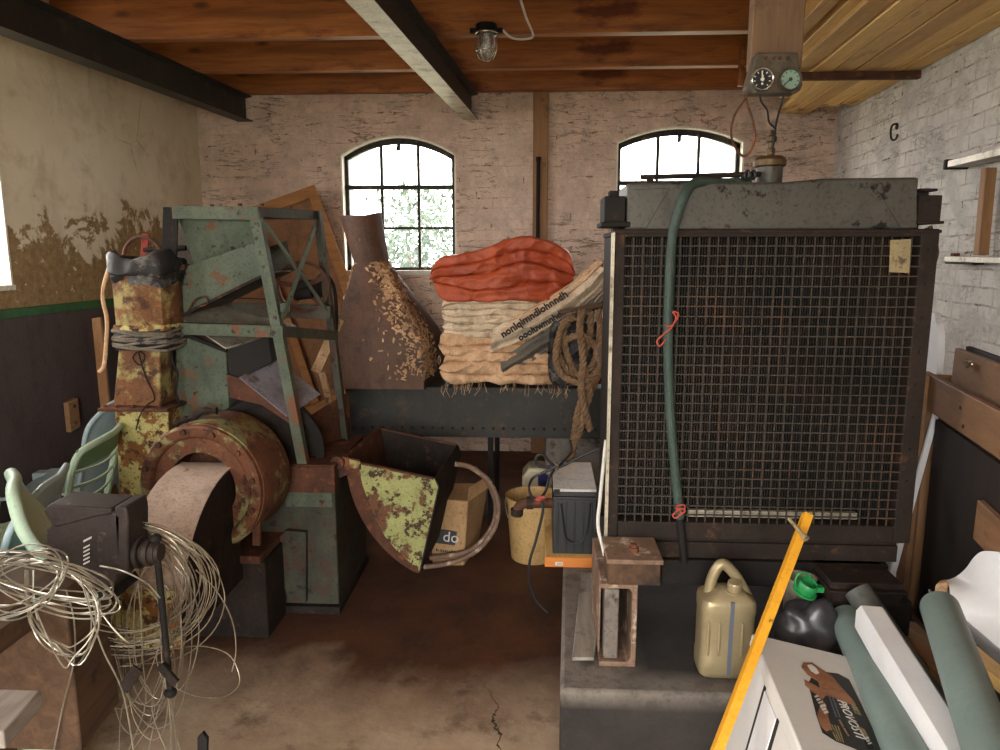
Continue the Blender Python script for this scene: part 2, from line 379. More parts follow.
M['chairblue'] = mat('pale_blue_plastic', (172,192,196), (152,176,182), 2, (), .4, 0, .05, grain=.2)
M['chairdark'] = plain('dark_green_plastic', (112,148,108), .45)
M['dado'] = mat('purple_brown_board', (88,78,78), (78,68,68), 3, ((30,.72,.02,(130,122,118)),), .5, 0, .06)
M['greentrim'] = mat('green_trim_paint', (62,110,66), (52,92,56), 6, (), .6)
M['wire'] = mat('galvanised_wire', (196,192,178), (150,144,128), 9, (), .35, .8, 0)
M['wiredark'] = mat('dull_wire', (170,158,138), (118,106,90), 9, (), .4, .6, 0)
M['vise'] = mat('vise_iron', (66,56,52), (46,40,38), 8, ((12,.63,.04,(110,84,66)),), .55, .35, .2)
M['concrete'] = mat('old_concrete', (122,114,106), (90,82,76), 6, ((11,.6,.05,(60,52,46)),), .9, 0, .5, 40, .006)
M['tarp'] = mat('orange_tarp', (182,86,52), (148,62,38), 4, ((10,.66,.05,(118,48,30)),), .5, 0, .12, 40, grain=.4)
M['sack'] = mat('woven_white_sack', (214,196,170), (184,162,136), 5, ((9,.6,.06,(140,118,94)),), .75, 0, .3, 220)
M['sackpink'] = mat('frayed_jute_sack', (218,182,146), (186,148,112), 5, ((9,.6,.06,(146,110,80)),), .85, 0, .4, 220)
M['sackgrey'] = mat('grey_sack', (112,106,96), (86,80,72), 5, (), .8, 0, .3, 220)
M['ink'] = plain('black_ink', (32,28,26), .7)
M['rope'] = mat('manila_rope', (140,112,84), (104,80,58), 30, (), .9, 0, .3, 150)
M['cordgrey'] = mat('grey_cord', (128,118,104), (92,84,74), 12, (), .9, 0, .4)
M['glasslamp'] = None
M['gaugebox'] = mat('gauge_grey_paint', (92,84,70), (70,62,52), 6, ((10,.63,.03,(70,44,30)),), .6, 0, .15)
M['chrome'] = plain('chrome', (200,196,186), .25, .9)
M['gaugeblack'] = plain('black_dial', (24,26,32), .4)
M['gaugegreen'] = plain('pale_green_dial', (134,164,148), .4)
M['dialwhite'] = plain('dial_white', (225,225,215), .5)
M['tank'] = mat('radiator_tank_grey', (90,88,82), (72,70,65), 3, ((9,.60,.015,(30,27,26)), (22,.66,.03,(64,50,40))), .5, .3, .15)
M['bronze'] = mat('dirty_brass', (98,80,54), (70,56,40), 9, (), .5, .5, .1)
M['core'] = mat('radiator_core', (48,45,41), (33,31,29), 5, ((4,.58,.12,(60,46,36)),), .7, .1, .2)
M['mesh'] = mat('grille_wire', (68,59,50), (49,43,38), 5, ((5,.60,.06,(80,58,44)),), .65, .1, .1)
M['sticker'] = mat('paper_sticker', (156,142,108), (136,120,88), 9, ((22,.60,.04,(84,72,58)),), .6)
M['orangewood'] = wood('orange_shelf_edge', (206,128,58), (184,104,42), 0, 2.0, .5)
M['cable'] = plain('black_cable', (30,29,30), .5)
M['greycable'] = plain('white_cable', (214,210,200), .5)
M['cast'] = mat('cast_iron_channel', (142,116,96), (104,82,68), 8, ((12,.6,.05,(196,180,160)),), .75, .1, .4)
M['battlid'] = mat('dusty_grey_lid', (206,202,196), (180,176,170), 7, ((12,.64,.04,(130,122,112)),), .6)
M['print'] = plain('print_white', (206,204,198), .6)
M['printdark'] = plain('print_dark', (44,44,42), .5)
M['skin'] = mat('printed_brown', (172,124,92), (132,88,62), 9, (), .55)
M['window'] = mat('window_iron', (58,56,50), (42,40,36), 8, ((12,.62,.05,(120,100,78)),), .6, .3, .15)
M['paintwhite'] = mat('white_reveal', (236,230,216), (220,212,196), 5, ((8,.68,.03,(170,150,124)),), .85, 0, .3)
M['plinth'] = m_plinth()
M['leaf'] = mat('leaf_green', (46,70,46), (32,54,34), 3, (), .6)
M['ground'] = mat('outside_ground', (150,146,128), (124,124,100), 2, (), .9)
def glass(name, dirt, tint=(1,1,1,1)):
    t = NT(name); t.t.nodes.remove(t.b)
    tr = t.n('ShaderNodeBsdfTransparent'); tr.inputs[0].default_value = tint
    gl = t.n('ShaderNodeBsdfGlossy'); gl.inputs['Roughness'].default_value = .05
    tl = t.n('ShaderNodeBsdfTranslucent'); tl.inputs[0].default_value = (.85,.9,.92,1)
    a = t.n('ShaderNodeMixShader'); b = t.n('ShaderNodeMixShader')
    t.l(t.ramp(t.noise(55, 4, .7), .40, .62, dirt*.25, dirt), a.inputs[0]); t.l(tr.outputs[0], a.inputs[1]); t.l(tl.outputs[0], a.inputs[2])
    b.inputs[0].default_value = .05; t.l(a.outputs[0], b.inputs[1]); t.l(gl.outputs[0], b.inputs[2])
    t.l(b.outputs[0], t.out.inputs[0]); return t.m
M['glass'] = glass('dusty_glass', .012)
M['glassfrost'] = glass('patterned_glass', .035)
M['glasslamp'] = glass('lamp_glass', .45)

# ------------------------------------------------------------------ shell
CL = P(199,150,5.6); CR = P(835,150,5.6)
YB, YF, ZC = 5.6, -1.0, 2.93
def lx(Y, off=0): return skx(CL.x, YB, Y)+off
def rx(Y, off=0): return skx(CR.x, YB, Y)+off
TH = .32
m = MB(); m.keep = True; m.prism([(lx(YF)-.6,YF-.4,0),(rx(YF)+.6,YF-.4,0),(rx(YB)+.6,YB+.3,0),(lx(YB)-.6,YB+.3,0)], (0,0,-.1)); struct(m.build('floor', M['floor']))
m = MB(); m.keep = True
y = YB
x0, x1 = lx(YB)-.5, rx(YB)+.5
n = int((x1-x0)/.19); 
for k in range(n):      # ceiling boards running front to back
    a = x0+(x1-x0)*k/n; b = x0+(x1-x0)*(k+1)/n-.004
    m.hexa([(a-.45,YF-.3,ZC),(b-.45,YF-.3,ZC),(b,YB+.3,ZC),(a,YB+.3,ZC),(a-.45,YF-.3,ZC+.04),(b-.45,YF-.3,ZC+.04),(b,YB+.3,ZC+.04),(a,YB+.3,ZC+.04)])
m.box((x0-1,YF-.4,ZC+.04),(x1+.5,YB+.4,ZC+.08))
struct(m.build('ceiling', M['ceilboard']))
# back wall with two arched windows: (x0, x1, sill, spring, crown)
W1 = (P(341,187,YB).x, P(456,187,YB).x, P(400,271,YB).z, P(340,155,YB).z, P(398,135,YB).z)
W2 = (P(616,180,YB).x, P(743,180,YB).x, P(680,268,YB).z, P(617,142,YB).z, P(680,126,YB).z)
def arch(w, x):
    u = (x-(w[0]+w[1])/2)/((w[1]-w[0])/2); u = max(-1, min(1, u)); return w[3]+(w[4]-w[3])*(1-u*u)
m = MB(); m.keep = True
xs = [lx(YB)-TH]
for w in (W1, W2): xs += [w[0]+(w[1]-w[0])*k/14 for k in range(15)]
xs.append(rx(YB)+TH); H = 3.05
for a, b in zip(xs[:-1], xs[1:]):
    w = next((w for w in (W1, W2) if w[0]-1e-6 <= a and b <= w[1]+1e-6), None)
    if w is None: m.box((a,YB,-.1),(b,YB+TH,H)); continue
    m.box((a,YB,-.1),(b,YB+TH,w[2]))
    za, zb = arch(w, a), arch(w, b)
    m.hexa([(a,YB,za),(b,YB,zb),(b,YB+TH,zb),(a,YB+TH,za),(a,YB,H),(b,YB,H),(b,YB+TH,H),(a,YB+TH,H)])
struct(m.build('wall_back', M['brickback'], fix=False))
# right wall
m = MB(); m.keep = True; m.prism([(rx(YF),YF,-.1),(rx(YF)+TH,YF,-.1),(rx(YB)+TH,YB+TH,-.1),(rx(YB),YB,-.1)], (0,0,3.15)); struct(m.build('wall_right', M['brickright']))
# left wall with a window just at the picture's edge
d7 = ray(9, 250); lw = (CL.x-SK*YB)
yw = lw/(d7.x/d7.y-SK)          # far jamb
WLZ = (P(9,286,yw).z, P(1,86,yw).z+.45); WLY = (yw-1.5, yw)
m = MB(); m.keep = True
def lwbox(y0, y1, z0, z1, mm=m): mm.prism([(lx(y0)-TH,y0,z0),(lx(y0),y0,z0),(lx(y1),y1,z0),(lx(y1)-TH,y1,z0)], (0,0,z1-z0))
WY4 = (-.45, 1.05)  # unseen nearer window, added to light the vise and carton
lwbox(YF, WY4[0], -.1, 3.05); lwbox(WY4[1], WLY[0], -.1, 3.05); lwbox(WY4[0], WY4[1], -.1, WLZ[0]); lwbox(WY4[0], WY4[1], WLZ[1], 3.05); lwbox(WLY[1], YB+TH, -.1, 3.05); lwbox(WLY[0], WLY[1], -.1, WLZ[0]); lwbox(WLY[0], WLY[1], WLZ[1], 3.05)
struct(m.build('wall_left', M['plaster']))
# front wall behind the viewer, with a wide open doorway
m = MB(); m.keep = True; DX = (-1.55, .35); DZ = 2.3
a, b = lx(YF)-TH, rx(YF)+TH
m.box((a,YF-.3,-.1),(DX[0],YF,3.05)); m.box((DX[1],YF-.3,-.1),(b,YF,3.05)); m.box((DX[0],YF-.3,DZ),(DX[1],YF,3.05))
struct(m.build('wall_front', M['plaster']))

# windows: white plastered reveal, iron frame, bars, panes
def window(name, w, frost):
    root = bpy.data.objects.new(name, None); COL.objects.link(root); root.location = ((w[0]+w[1])/2, YB, w[2]); struct(root)
    N = 14; X = [w[0]+(w[1]-w[0])*k/N for k in range(N+1)]
    mm = MB(); tk = .012
    mm.box((w[0]-.0,YB+.002,w[2]),(w[0]+tk,YB+TH,arch(w,w[0]))); mm.box((w[1]-tk,YB+.002,w[2]),(w[1],YB+TH,arch(w,w[1])))
    for p, q in zip(X[:-1], X[1:]):
        mm.hexa([(p,YB+.002,arch(w,p)-tk),(q,YB+.002,arch(w,q)-tk),(q,YB+TH,arch(w,q)-tk),(p,YB+TH,arch(w,p)-tk),(p,YB+.002,arch(w,p)),(q,YB+.002,arch(w,q)),(q,YB+TH,arch(w,q)),(p,YB+TH,arch(w,p))])
    mm.box((w[0],YB-.01,w[2]-.03),(w[1],YB+TH,w[2]+.004))
    mm.build('reveal', M['paintwhite'], root)
    fy0, fy1 = YB+.075, YB+.115; e = .028
    mm = MB(); a, b = w[0]+tk, w[1]-tk
    mm.box((a,fy0,w[2]),(a+e,fy1,arch(w,a)-tk)); mm.box((b-e,fy0,w[2]),(b,fy1,arch(w,b)-tk)); mm.box((a,fy0,w[2]),(b,fy1,w[2]+e))
    X = [a+(b-a)*k/N for k in range(N+1)]
    for p, q in zip(X[:-1], X[1:]):
        A, B = arch(w,p)-tk, arch(w,q)-tk
        mm.hexa([(p,fy0,A-.04),(q,fy0,B-.04),(q,fy1,B-.04),(p,fy1,A-.04),(p,fy0,A),(q,fy0,B),(q,fy1,B),(p,fy1,A)])
    mm.build('window_frame', M['window'], root, .003)
    zt = P(400,187.5,YB+.09).z if w is W1 else P(680,183,YB+.09).z; zl = zt-(zt-w[2])*.5+.01
    mm = MB()
    mm.box((a,fy0-.012,zt-.016),(b,fy1,zt+.016)); mm.box((a,fy0-.004,zl-.01),(b,fy1-.005,zl+.01))
    cx = [a+(b-a)*k/3 for k in range(4)]
    for c in cx[1:3]: mm.box((c-.011,fy0-.002,w[2]),(c+.011,fy1-.006,arch(w,c)-tk))
    mm.build('window_bars', M['window'], root, .003)
    mm = MB(); mm.box(((a+b)/2-.012,fy0-.03,w[4]-.1),((a+b)/2+.012,fy0,w[4]-.02)); mm.bar(((a+b)/2,fy0-.03,w[4]-.06),((a+b)/2-.01,fy0-.05,w[4]-.11),.014,.012); mm.build('window_latch', M['window'], root)
    k = 0
    for i in range(3):
        for (z0, z1) in ((w[2]+.01,zl),(zl,zt),(zt,None)):
            p, q = cx[i], cx[i+1]; mm = MB(); yy = fy0+.018
            if z1 is None:
                xx = [p+(q-p)*j/5 for j in range(6)]
                mm.prism([(p,yy,z0),(q,yy,z0)]+[(x,yy,arch(w,x)-.03) for x in xx[::-1]], (0,.004,0))
            else: mm.box((p,yy,z0),(q,yy+.004,z1))
            mm.build('glass_pane', M['glassfrost'] if (frost and z1 is not None and i > 0) else M['glass'], root)
    return root
window('window_1', W1, True); window('window_2', W2, False)
# left wall windows, the nearer one added for its light: reveal and frame
def lbox(mm, y0, y1, z0, z1, o0, o1): mm.prism([(lx(y0)+o0,y0,z0),(lx(y0)+o1,y0,z0),(lx(y1)+o1,y1,z0),(lx(y1)+o0,y1,z0)], (0,0,z1-z0))
for wn, (wa, wb) in (('window_3', WLY), ('window_added', WY4)):
    root = bpy.data.objects.new(wn, None); COL.objects.link(root); root.location = (lx(wa+.5), wa+.5, WLZ[0]); struct(root)
    mm = MB(); lbox(mm, wb-.012, wb, WLZ[0], WLZ[1], -TH, .004); lbox(mm, wa, wa+.012, WLZ[0], WLZ[1], -TH, .004); lbox(mm, wa, wb, WLZ[0]-.02, WLZ[0]+.006, -TH, .015)
    mm.build('reveal', M['paintwhite'], root)
    mm = MB()
    for (y0,y1,z0,z1) in ((wa,wa+.04,WLZ[0],WLZ[1]),(wb-.05,wb-.012,WLZ[0],WLZ[1]),(wa,wb,WLZ[0],WLZ[0]+.04),(wa,wb,WLZ[1]-.04,WLZ[1]),(wa,wb,(WLZ[0]+WLZ[1])/2-.015,(WLZ[0]+WLZ[1])/2+.015)):
        lbox(mm, y0, y1, z0, z1, -.22, -.18)
    mm.build('window_frame', M['window'], root, .003)
    mm = MB(); lbox(mm, wa+.02, wb-.03, WLZ[0]+.02, WLZ[1]-.02, -.202, -.198); mm.build('glass_pane', M['glass'], root)
# dado board and its green top strip on the left wall
zg = P(50,313,4.0).z
dd = ray(50,311); yy = lw/(dd.x/dd.y-SK); zg = P(50,311,yy).z
mm = MB(); mm.keep = True; lbox(mm, .2, YB-.02, zg-.012, zg+.035, .001, .026); o = struct(mm.build('trim_1', M['greentrim'], None, .003))
mm = MB(); mm.keep = True; lbox(mm, .2, YB-.02, 0.0, zg-.012, .001, .018); struct(mm.build('trim_2', M['dado']))
# outdoors: ground and a leafy shrub behind the first window
mm = MB(); mm.keep = True; mm.prism([(-30,-30,-.12),(30,-30,-.12),(30,40,-.12),(-30,40,-.12)], (0,0,-.05)); struct(mm.build('ground_outside', M['ground']))
# ------------------------------------------------------------------ ceiling joists, steel beams, loose boards
ZJ = P(500,93,YB).z
jl = ['orange pine ceiling joist against the back wall, over the windows', 'orange pine ceiling joist second out from the back wall',
      'orange pine ceiling joist just behind the caged lamp, third out from the back wall', 'orange pine ceiling joist nearest the viewer at the top edge']
ys = [YB-.085, 4.86, 4.12, 3.40, 2.68, 1.96]
for k, y in enumerate(ys[:4]):
    m = MB(); a, b = lx(y)+.002, rx(y)-.002
    m.box((a,y,ZJ),(b,y+.075,ZC-.002))
    o = m.build('ceiling_joist', M['joist'], None, .004)
    tag(o, jl[k], 'joist', 'ceiling joists')
def ibeam(xw, label):
    z1 = ZJ-.004; z0 = P(255,122,YB).z; y0, y1 = -.9, YB-.01; w = .055
    m = MB()
    prof = [(-w,z0),(w,z0),(w,z0+.011),(.006,z0+.017),(.006,z1-.017),(w,z1-.011),(w,z1),(-w,z1),(-w,z1-.011),(-.006,z1-.017),(-.006,z0+.017),(-w,z0+.011)]
    root = thing('steel_beam', label, 'beam', (xw, y1, z0))
    web = MB(); web.prism([(skx(xw+p,YB,y0),y0,z) for p, z in prof[:2]+[(w,z0+.008),(.006,z0+.016),(.006,z1-.016),(w,z1-.008),(w,z1),(-w,z1),(-w,z1-.008),(-.006,z1-.016),(-.006,z0+.016),(-w,z0+.008)]], (SK*(y1-y0),y1-y0,0))
    web.build('beam_section', M['steel'], root)
    return root, z0, z1, y0, y1, w
xa = P(253,122,YB).x-.05
r1 = ibeam(xa, 'black steel I-beam under the joists beside the left wall')
xb = P(471,122,YB).x
r2 = ibeam(xb, 'steel I-beam with its lit underside coloured pale, between window and lamp')
root, z0, z1, y0, y1, w = r2
m = MB(); m.prism([(skx(xb-w,YB,y0),y0,z0-.002),(skx(xb+w,YB,y0),y0,z0-.002),(skx(xb+w,YB,y0),y0,z0),(skx(xb-w,YB,y0),y0,z0)], (SK*(y1-y0),y1-y0,0)); m.build('lit_flange', M['steelpale'], root)['label'] = 'pale strip colouring in the light on the bottom flange'  # thin pale strip paints the light on the beam's underside
# batten nailed between joists
q = P(742,57,4.3)
m = MB(); q = P(742,70,4.82); m.bar((q.x, 4.835, P(742,86,4.83).z), (q.x, 4.835, ZC-.01), .045, .03, (1,0,0)); tag(m.build('wood_batten', M['joist'], None, .003), 'short upright wooden batten nailed to the joist left of the gauges', 'batten')
# pale boards stored under the joists on a brown bar
root = None
zb = ZBOARD; wd = .104
ends = [5.2, 5.25, 5.5, 5.48, 4.95, 4.9]
names = ['pale pine board stored under the joists, tight against the right wall', 'pale pine board stored under the joists, second from the right wall', 'pale pine board stored under the joists, third from the right wall',
  'pale pine board stored under the joists, fourth from the right wall', 'long pale pine board stored under the joists, fifth from the right wall', 'pale pine board stored under the joists, sixth from the right wall', 'pale pine board stored under the joists, farthest from the right wall']
for k in range(6):
    m = MB(); x1 = rx(YB)-.008-k*(wd+.009); x0 = x1-wd; e = ends[k]; zz = zb+[0,.006,0,.004,.002,.010][k]
    y0 = -.7
    m.hexa([(skx(x0,YB,y0),y0,zz),(skx(x1,YB,y0),y0,zz),(skx(x1,YB,e),e,zz),(skx(x0,YB,e),e,zz),(skx(x0,YB,y0),y0,zz+.03),(skx(x1,YB,y0),y0,zz+.03),(skx(x1,YB,e),e,zz+.03),(skx(x0,YB,e),e,zz+.03)])
    tag(m.build('pine_board', M[['palewood','palewood2','palewood3'][k % 3]], None, .004), names[k], 'board', 'boards stored under the ceiling')
# second loose layer: two deals beside the gauges
for k, (px, py, lb) in enumerate(((806,54,'thick sawn pine deal hanging beside the gauges, second layer up'),(816,70,'narrow sawn pine deal on edge behind the gauge board'))):
    a = P(px, py, 4.3); m = MB(); zz = zb+.032+.03*0
    x0 = rx(YB)-.008-6*(wd+.006)-.06+k*.0-(.105*k); e = 4.45-.1*k; y0 = -.7
    m.hexa([(skx(x0,YB,y0),y0,zz),(skx(x0+.07,YB,y0),y0,zz),(skx(x0+.07,YB,e),e,zz),(skx(x0,YB,e),e,zz),(skx(x0,YB,y0),y0,zz+.13),(skx(x0+.07,YB,y0),y0,zz+.13),(skx(x0+.07,YB,e),e,zz+.13),(skx(x0,YB,e),e,zz+.13)])
    tag(m.build('pine_deal', M[['palewood2','palewood3'][k]], None, .004), lb, 'board')
m = MB(); a = P(800,83,4.35); b = P(921,79,4.35); zt = zb-.001
m.bar((a.x-.05,YBAR,zt-.02),(rx(YBAR)-.003,YBAR,zt-.02),.04,.04); tag(m.build('support_bar', M['rust'], None, .003), 'rusty brown bar carrying the stored boards at the right wall', 'bar')

# caged lamp on the joist, with its cable conduit
yl = 4.10; a = P(487,36,yl)
root = thing('caged_lamp', 'caged bulkhead lamp hanging from the ceiling joist', 'lamp', (a.x, yl-.05, ZJ))
m = MB(); c = V((a.x, yl-.045, P(487,33,yl).z)); zb_ = P(487,60,yl).z
m.lathe([(.052,.03),(.056,.025),(.056,-.005),(.05,-.02)], c, (0,0,1), 20)
for s in (-1,1): m.cyl(c+V((s*.05,0,.0)), c+V((s*.085,0,.0)), .013, 10)
m.build('lamp_housing', M['iron'], root)
m = MB(); m.lathe([(.045,-.02),(.047,-.06),(.044,-.1),(.03,-.128),(.008,-.138)], c, (0,0,1), 20); m.build('glass_dome', M['glasslamp'], root)
m = MB(); m.lathe([(.016,-.02),(.016,-.05)], c, (0,0,1), 12); m.ball(c+V((0,0,-.08)), .026); m.build('bulb', M['white'], root)
m = MB()
for k in range(6):
    an = 2*pi*k/6; m.tube([c+V((cos(an)*r, sin(an)*r, z)) for r, z in ((.054,-.01),(.056,-.06),(.052,-.108),(.036,-.138),(0,-.15))], .0035, 6)
m.ring(c+V((0,0,-.015)), .055, .005); m.ring(c+V((0,0,-.1)), .053, .0035)
m.build('wire_cage', M['chrome'], root)
m = MB(); y2 = 3.42
p = P(533,35,yl-.01); q = P(519,-30,3.3)
m.tube(spline([c+V((.085,0,0)), P(512,38,yl-.02), P(526,39,yl-.02), p, P(526,17,3.75), P(519,-6,3.39)], 6), .006, 8)
tag(m.build('lamp_cable', M['greycable']), 'thin white cable running from the caged lamp along the ceiling', 'cable')

# upright board with black conduit between the windows
m = MB(); x0, x1 = P(533,160,YB-.04).x, P(548,160,YB-.04).x; root = thing('wall_post', 'upright orange-brown wooden post on the back wall between the windows', 'post', ((x0+x1)/2, YB-.03, .0))
m.box((x0,YB-.05,0),(x1,YB-.002,ZJ-.002)); m.build('post_board', M['wood'], root, .004)
m = MB(); xc = P(538,200,YB-.06).x; m.tube([(xc,YB-.062,P(538,162,YB).z),(xc+.0,YB-.062,.9)], .014, 10); m.tube([(xc,YB-.062,P(538,162,YB).z),(xc,YB-.062,P(538,158,YB).z)],.018,10); m.build('conduit', M['iron'], root)['label'] = 'black conduit pipe'

# ------------------------------------------------------------------ gauge board above the radiator
yg = 2.2
x0, x1 = P(755,30,yg).x, P(808,30,yg).x
m = MB(); m.box((x0,yg+.03,P(780,66,yg).z),(x1,yg+.075,ZC-.002)); tag(m.build('hanging_board', M['midwood'], None, .004), 'upright weathered board hanging from the ceiling behind the gauge box', 'board')
Q = lambda x, y: P(x, y, yg-.03)
root = thing('gauge_box', 'grey metal box with a black and a pale green dial, hung under the ceiling', 'gauge panel', P(775,94,yg))
poly = [(757,52),(798,52),(803,84),(801,90),(796,93),(753,93),(749,90),(747,86)]
m = MB(); m.prism([Q(x,y) for x, y in poly], (0,.055,0)); m.build('box_body', M['gaugebox'], root, .005)
for (px, mname, lbl) in ((761.5,'gaugeblack','black dial gauge with a bright rim'),(789.5,'gaugegreen','pale green dial gauge')):
    c = Q(px,80); R = .030
    m = MB(); m.lathe([(R*.84,-.004),(R*.86,-.014),(R*.96,-.017),(R*1.05,-.012),(R*1.07,0)], c+V((0,.002,0)), (0,1,0), 28, cap0=False); b = m.build('gauge', M['chrome' if px < 770 else 'gaugebox'], root); b['label'] = lbl
    m = MB(); m.lathe([(R*.86,0),(R*.86,.003)], c+V((0,-.006,0)), (0,1,0), 28); m.build('dial', M[mname], b)
    m = MB()
    for k in range(9):
        an = radians(225-270*k/8); d = V((cos(an),0,sin(an))); m.bar(c+d*R*.62+V((0,-.007,0)), c+d*R*.78+V((0,-.007,0)), .0022, .0015, (0,1,0))
    if px < 770:
        for zz in (-.45,-.15,.2): m.box(c+V((-.002,-.008,R*zz)), c+V((.003,-.0065,R*zz+.005)))
    m.build('dial_marks', M['dialwhite' if px < 770 else 'printdark'], b)
    m = MB(); an = radians(95 if px < 770 else 220); d = V((cos(an),0,sin(an)))
    m.bar(c-d*R*.15+V((0,-.009,0)), c+d*R*.7+V((0,-.009,0)), .003, .0015, (0,1,0)); m.lathe([(.005,0),(.005,.003)], c+V((0,-.011,0)), (0,1,0), 12); m.build('needle', M['dialwhite' if px < 770 else 'printdark'], b)
m = MB()
for px in (766,774,780,788): m.lathe([(.0045,-.004),(.0045,.002)], Q(px,58), (0,1,0), 10)
m.build('screw', M['rust'], root)
m = MB(); pts = [(749,93),(742,103),(734,117),(731,133),(735,147),(743,156),(751,150),(755,136),(752,118),(747,104),(745,94)]
m.tube(spline([P(x,y,yg-.0+.004*k) for k, (x, y) in enumerate(pts)], 6), .0035, 6); tag(m.build('cable_loop', M['rust']), 'brown loop of cable hanging below the black dial', 'cable')
yn = 2.36
for nm, pts, lb in (('capillary_line', [(760,93,yg),(761,101,yg+.01),(767,110,yg+.04),(769,122,yg+.08),(775,129,yg+.11),(774,140,yg+.13),(772,152,yn)], 'thin crooked black line from the black dial to the filler cap'),
                    ('capillary_line', [(785,93,yg),(781,105,yg+.03),(777,120,yg+.07),(775,131,yg+.11),(773,143,yg+.14),(772,152,yn)], 'thin black line from the pale green dial to the filler cap')):
    m = MB(); m.tube(spline([P(*p) for p in pts], 6), .003, 6); tag(m.build(nm, M['cable']), lb, 'cable')

# ------------------------------------------------------------------ RADIATOR
YR = 2.25
R_ = lambda x, y, Y=YR: P(x, y, Y)
X0, X1 = R_(611,400).x, R_(924,400).x; ZT = R_(770,229).z; ZB = R_(770,541).z
gx0, gx1, gz0, gz1 = R_(622,380).x, R_(908,380).x, R_(770,524).z, R_(770,237).z
root = thing('engine_radiator', 'huge rusty engine radiator behind a square wire grille, on a concrete plinth', 'radiator', ((X0+X1)/2, YR, ZB))
m = MB(); d = .055
m.box((X0,YR,ZB),(gx0,YR+d,ZT)); m.box((gx1,YR,ZB),(X1,YR+d,ZT)); m.box((gx0,YR,gz1),(gx1,YR+d,ZT)); m.box((gx0,YR,ZB),(gx1,YR+d,gz0))
m.build('front_frame', M['darkrust'], root, .004)
m = MB(); m.box((X0+.004,YR+d,ZB+.02),(X0+.02,YR+.42,ZT-.01)); m.box((X1-.02,YR+d,ZB+.02),(X1-.004,YR+.42,ZT-.01)); m.box((X0+.02,YR+.2,ZB+.01),(X1-.02,YR+.42,ZB+.03)); m.box((X0,YR+d,ZT-.02),(X1,YR+.42,ZT-.004))
m.build('side_casing', M['iron'], root, .003)
m = MB(); m.bar((X0-.006,YR-.002,ZB-.02),(X0-.006,YR-.002,ZT-.01),.010,.012); m.build('bright_edge_strip', M['steelpale'], root)['label'] = 'worn bright steel edge strip'
# bolts on the right stile
m = MB()
for k in range(9): m.lathe([(.006,-.006),(.006,0)], ((gx1+X1)/2, YR, ZB+.1+k*(ZT-ZB-.16)/8), (0,1,0), 8)
m.build('bolt', M['darkrust'], root)
# grille
m = MB(); NV, NH = 31, 30; r = .0021
for k in range(NV+1):
    x = gx0-.004+(gx1-gx0+.008)*k/NV; j = random.uniform(-.0012,.0012); m.box((x-r+j,YR+.004,gz0-.006),(x+r+j,YR+.004+2*r,gz1+.006))
for k in range(NH+1):
    z = gz0-.004+(gz1-gz0+.008)*k/NH; j = random.uniform(-.0012,.0012); m.box((gx0-.006,YR+.004-2*r+.001,z-r+j),(gx1+.006,YR+.005,z+r+j))
m.build('wire_grille', M['mesh'], root)
m = MB(); n = 112
for k in range(n):
    x = gx0-.02+(gx1-gx0+.04)*(k+.5)/n; m.box((x-.0016,YR+.062,gz0-.02),(x+.0016,YR+.085,gz1+.03))
for k in range(60):
    z = gz0-.02+(gz1-gz0+.05)*(k+.5)/60; m.box((gx0-.02,YR+.072,z-.001),(gx1+.02,YR+.084,z+.001))
m.box((gx0-.03,YR+.084,gz0-.03),(gx1+.03,YR+.16,gz1+.04))
m.build('radiator_core', M['core'], root)
m = MB(); a, b = R_(690,515).x, R_(862,515).x; z = R_(770,514,YR+.03).z; m.box((a,YR+.03,z-.014),(b,YR+.05,z+.008)); m.build('core_light_strip', M['steelpale'], root, .002)['label'] = 'pale strip standing in for light passing under the core'  # added pale bar paints the light coming under the core
# top tank
yt = YR+.02; ztop = P(770,182,yt).z; tx0, tx1 = P(627,205,yt).x, P(917,205,yt).x
m = MB(); xk = P(786,182,yt).x; xk2 = P(808,182,yt).x
m.prism([(tx0,yt,ZT-.004),(tx1,yt,ZT-.004),(tx1,yt,ztop+.012),(xk2+.05,yt,ztop+.010),(xk,yt,ztop),(tx0,yt,ztop)], (0,.24,0)); m.build('top_tank', M['tank'], root, .008)
m = MB()
def tri(pts):
    m.prism([P(x,y,yt) for x, y in pts], (0,-.005,0))
tri([(629,190),(670,188),(646,228),(629,228)]); m.build('corner_gusset', M['tank'], root, .0015); m = MB(); tri([(872,181),(916,180),(916,228),(900,228)]); m.build('corner_gusset', M['tank'], root, .0015)
m = MB(); m.box((X0-.002,YR-.006,ZT-.012),(X1+.002,YR+.06,ZT-.003)); m.build('top_lip', M['darkrust'], root, .002)
m = MB(); a = P(743,182,yt+.05); b = P(800,180,yt+.05); m.tube([P(640,184,yt+.08)+V((0,0,.02)), P(760,181,yt+.08)+V((0,0,.02))], .008, 8)
for px in (650,716,745): m.box(P(px-3,186,yt+.07)+V((0,0,-.0)), P(px+3,180,yt+.09)+V((0,0,.012)))
m.build('top_pipe', M['darkrust'], root)
m = MB()
for px in (747,753): m.ring(P(px,179,yt+.05)+V((0,0,.012)), .012, .004, (1,.3,0), 14, 6)
m.build('hose_clip', M['black'], root)
c = P(769,182,yt+.1); c.z = ztop-.004
m = MB(); m.lathe([(.038,0),(.038,.058),(.034,.06)], c, (0,0,1), 24); nk = m.build('filler_neck', M['tank'], root)
m = MB(); m.lathe([(.040,.056),(.047,.06),(.048,.076),(.043,.082),(.036,.088),(.012,.09)], c, (0,0,1), 24); m.build('filler_cap', M['bronze'], nk)
m = MB(); m.lathe([(.010,.088),(.013,.095),(.013,.11),(.009,.113),(.009,.128),(.016,.131),(.016,.145),(.007,.15),(.005,.165)], c, (0,0,1), 12); m.build('valve', M['bronze'], nk)
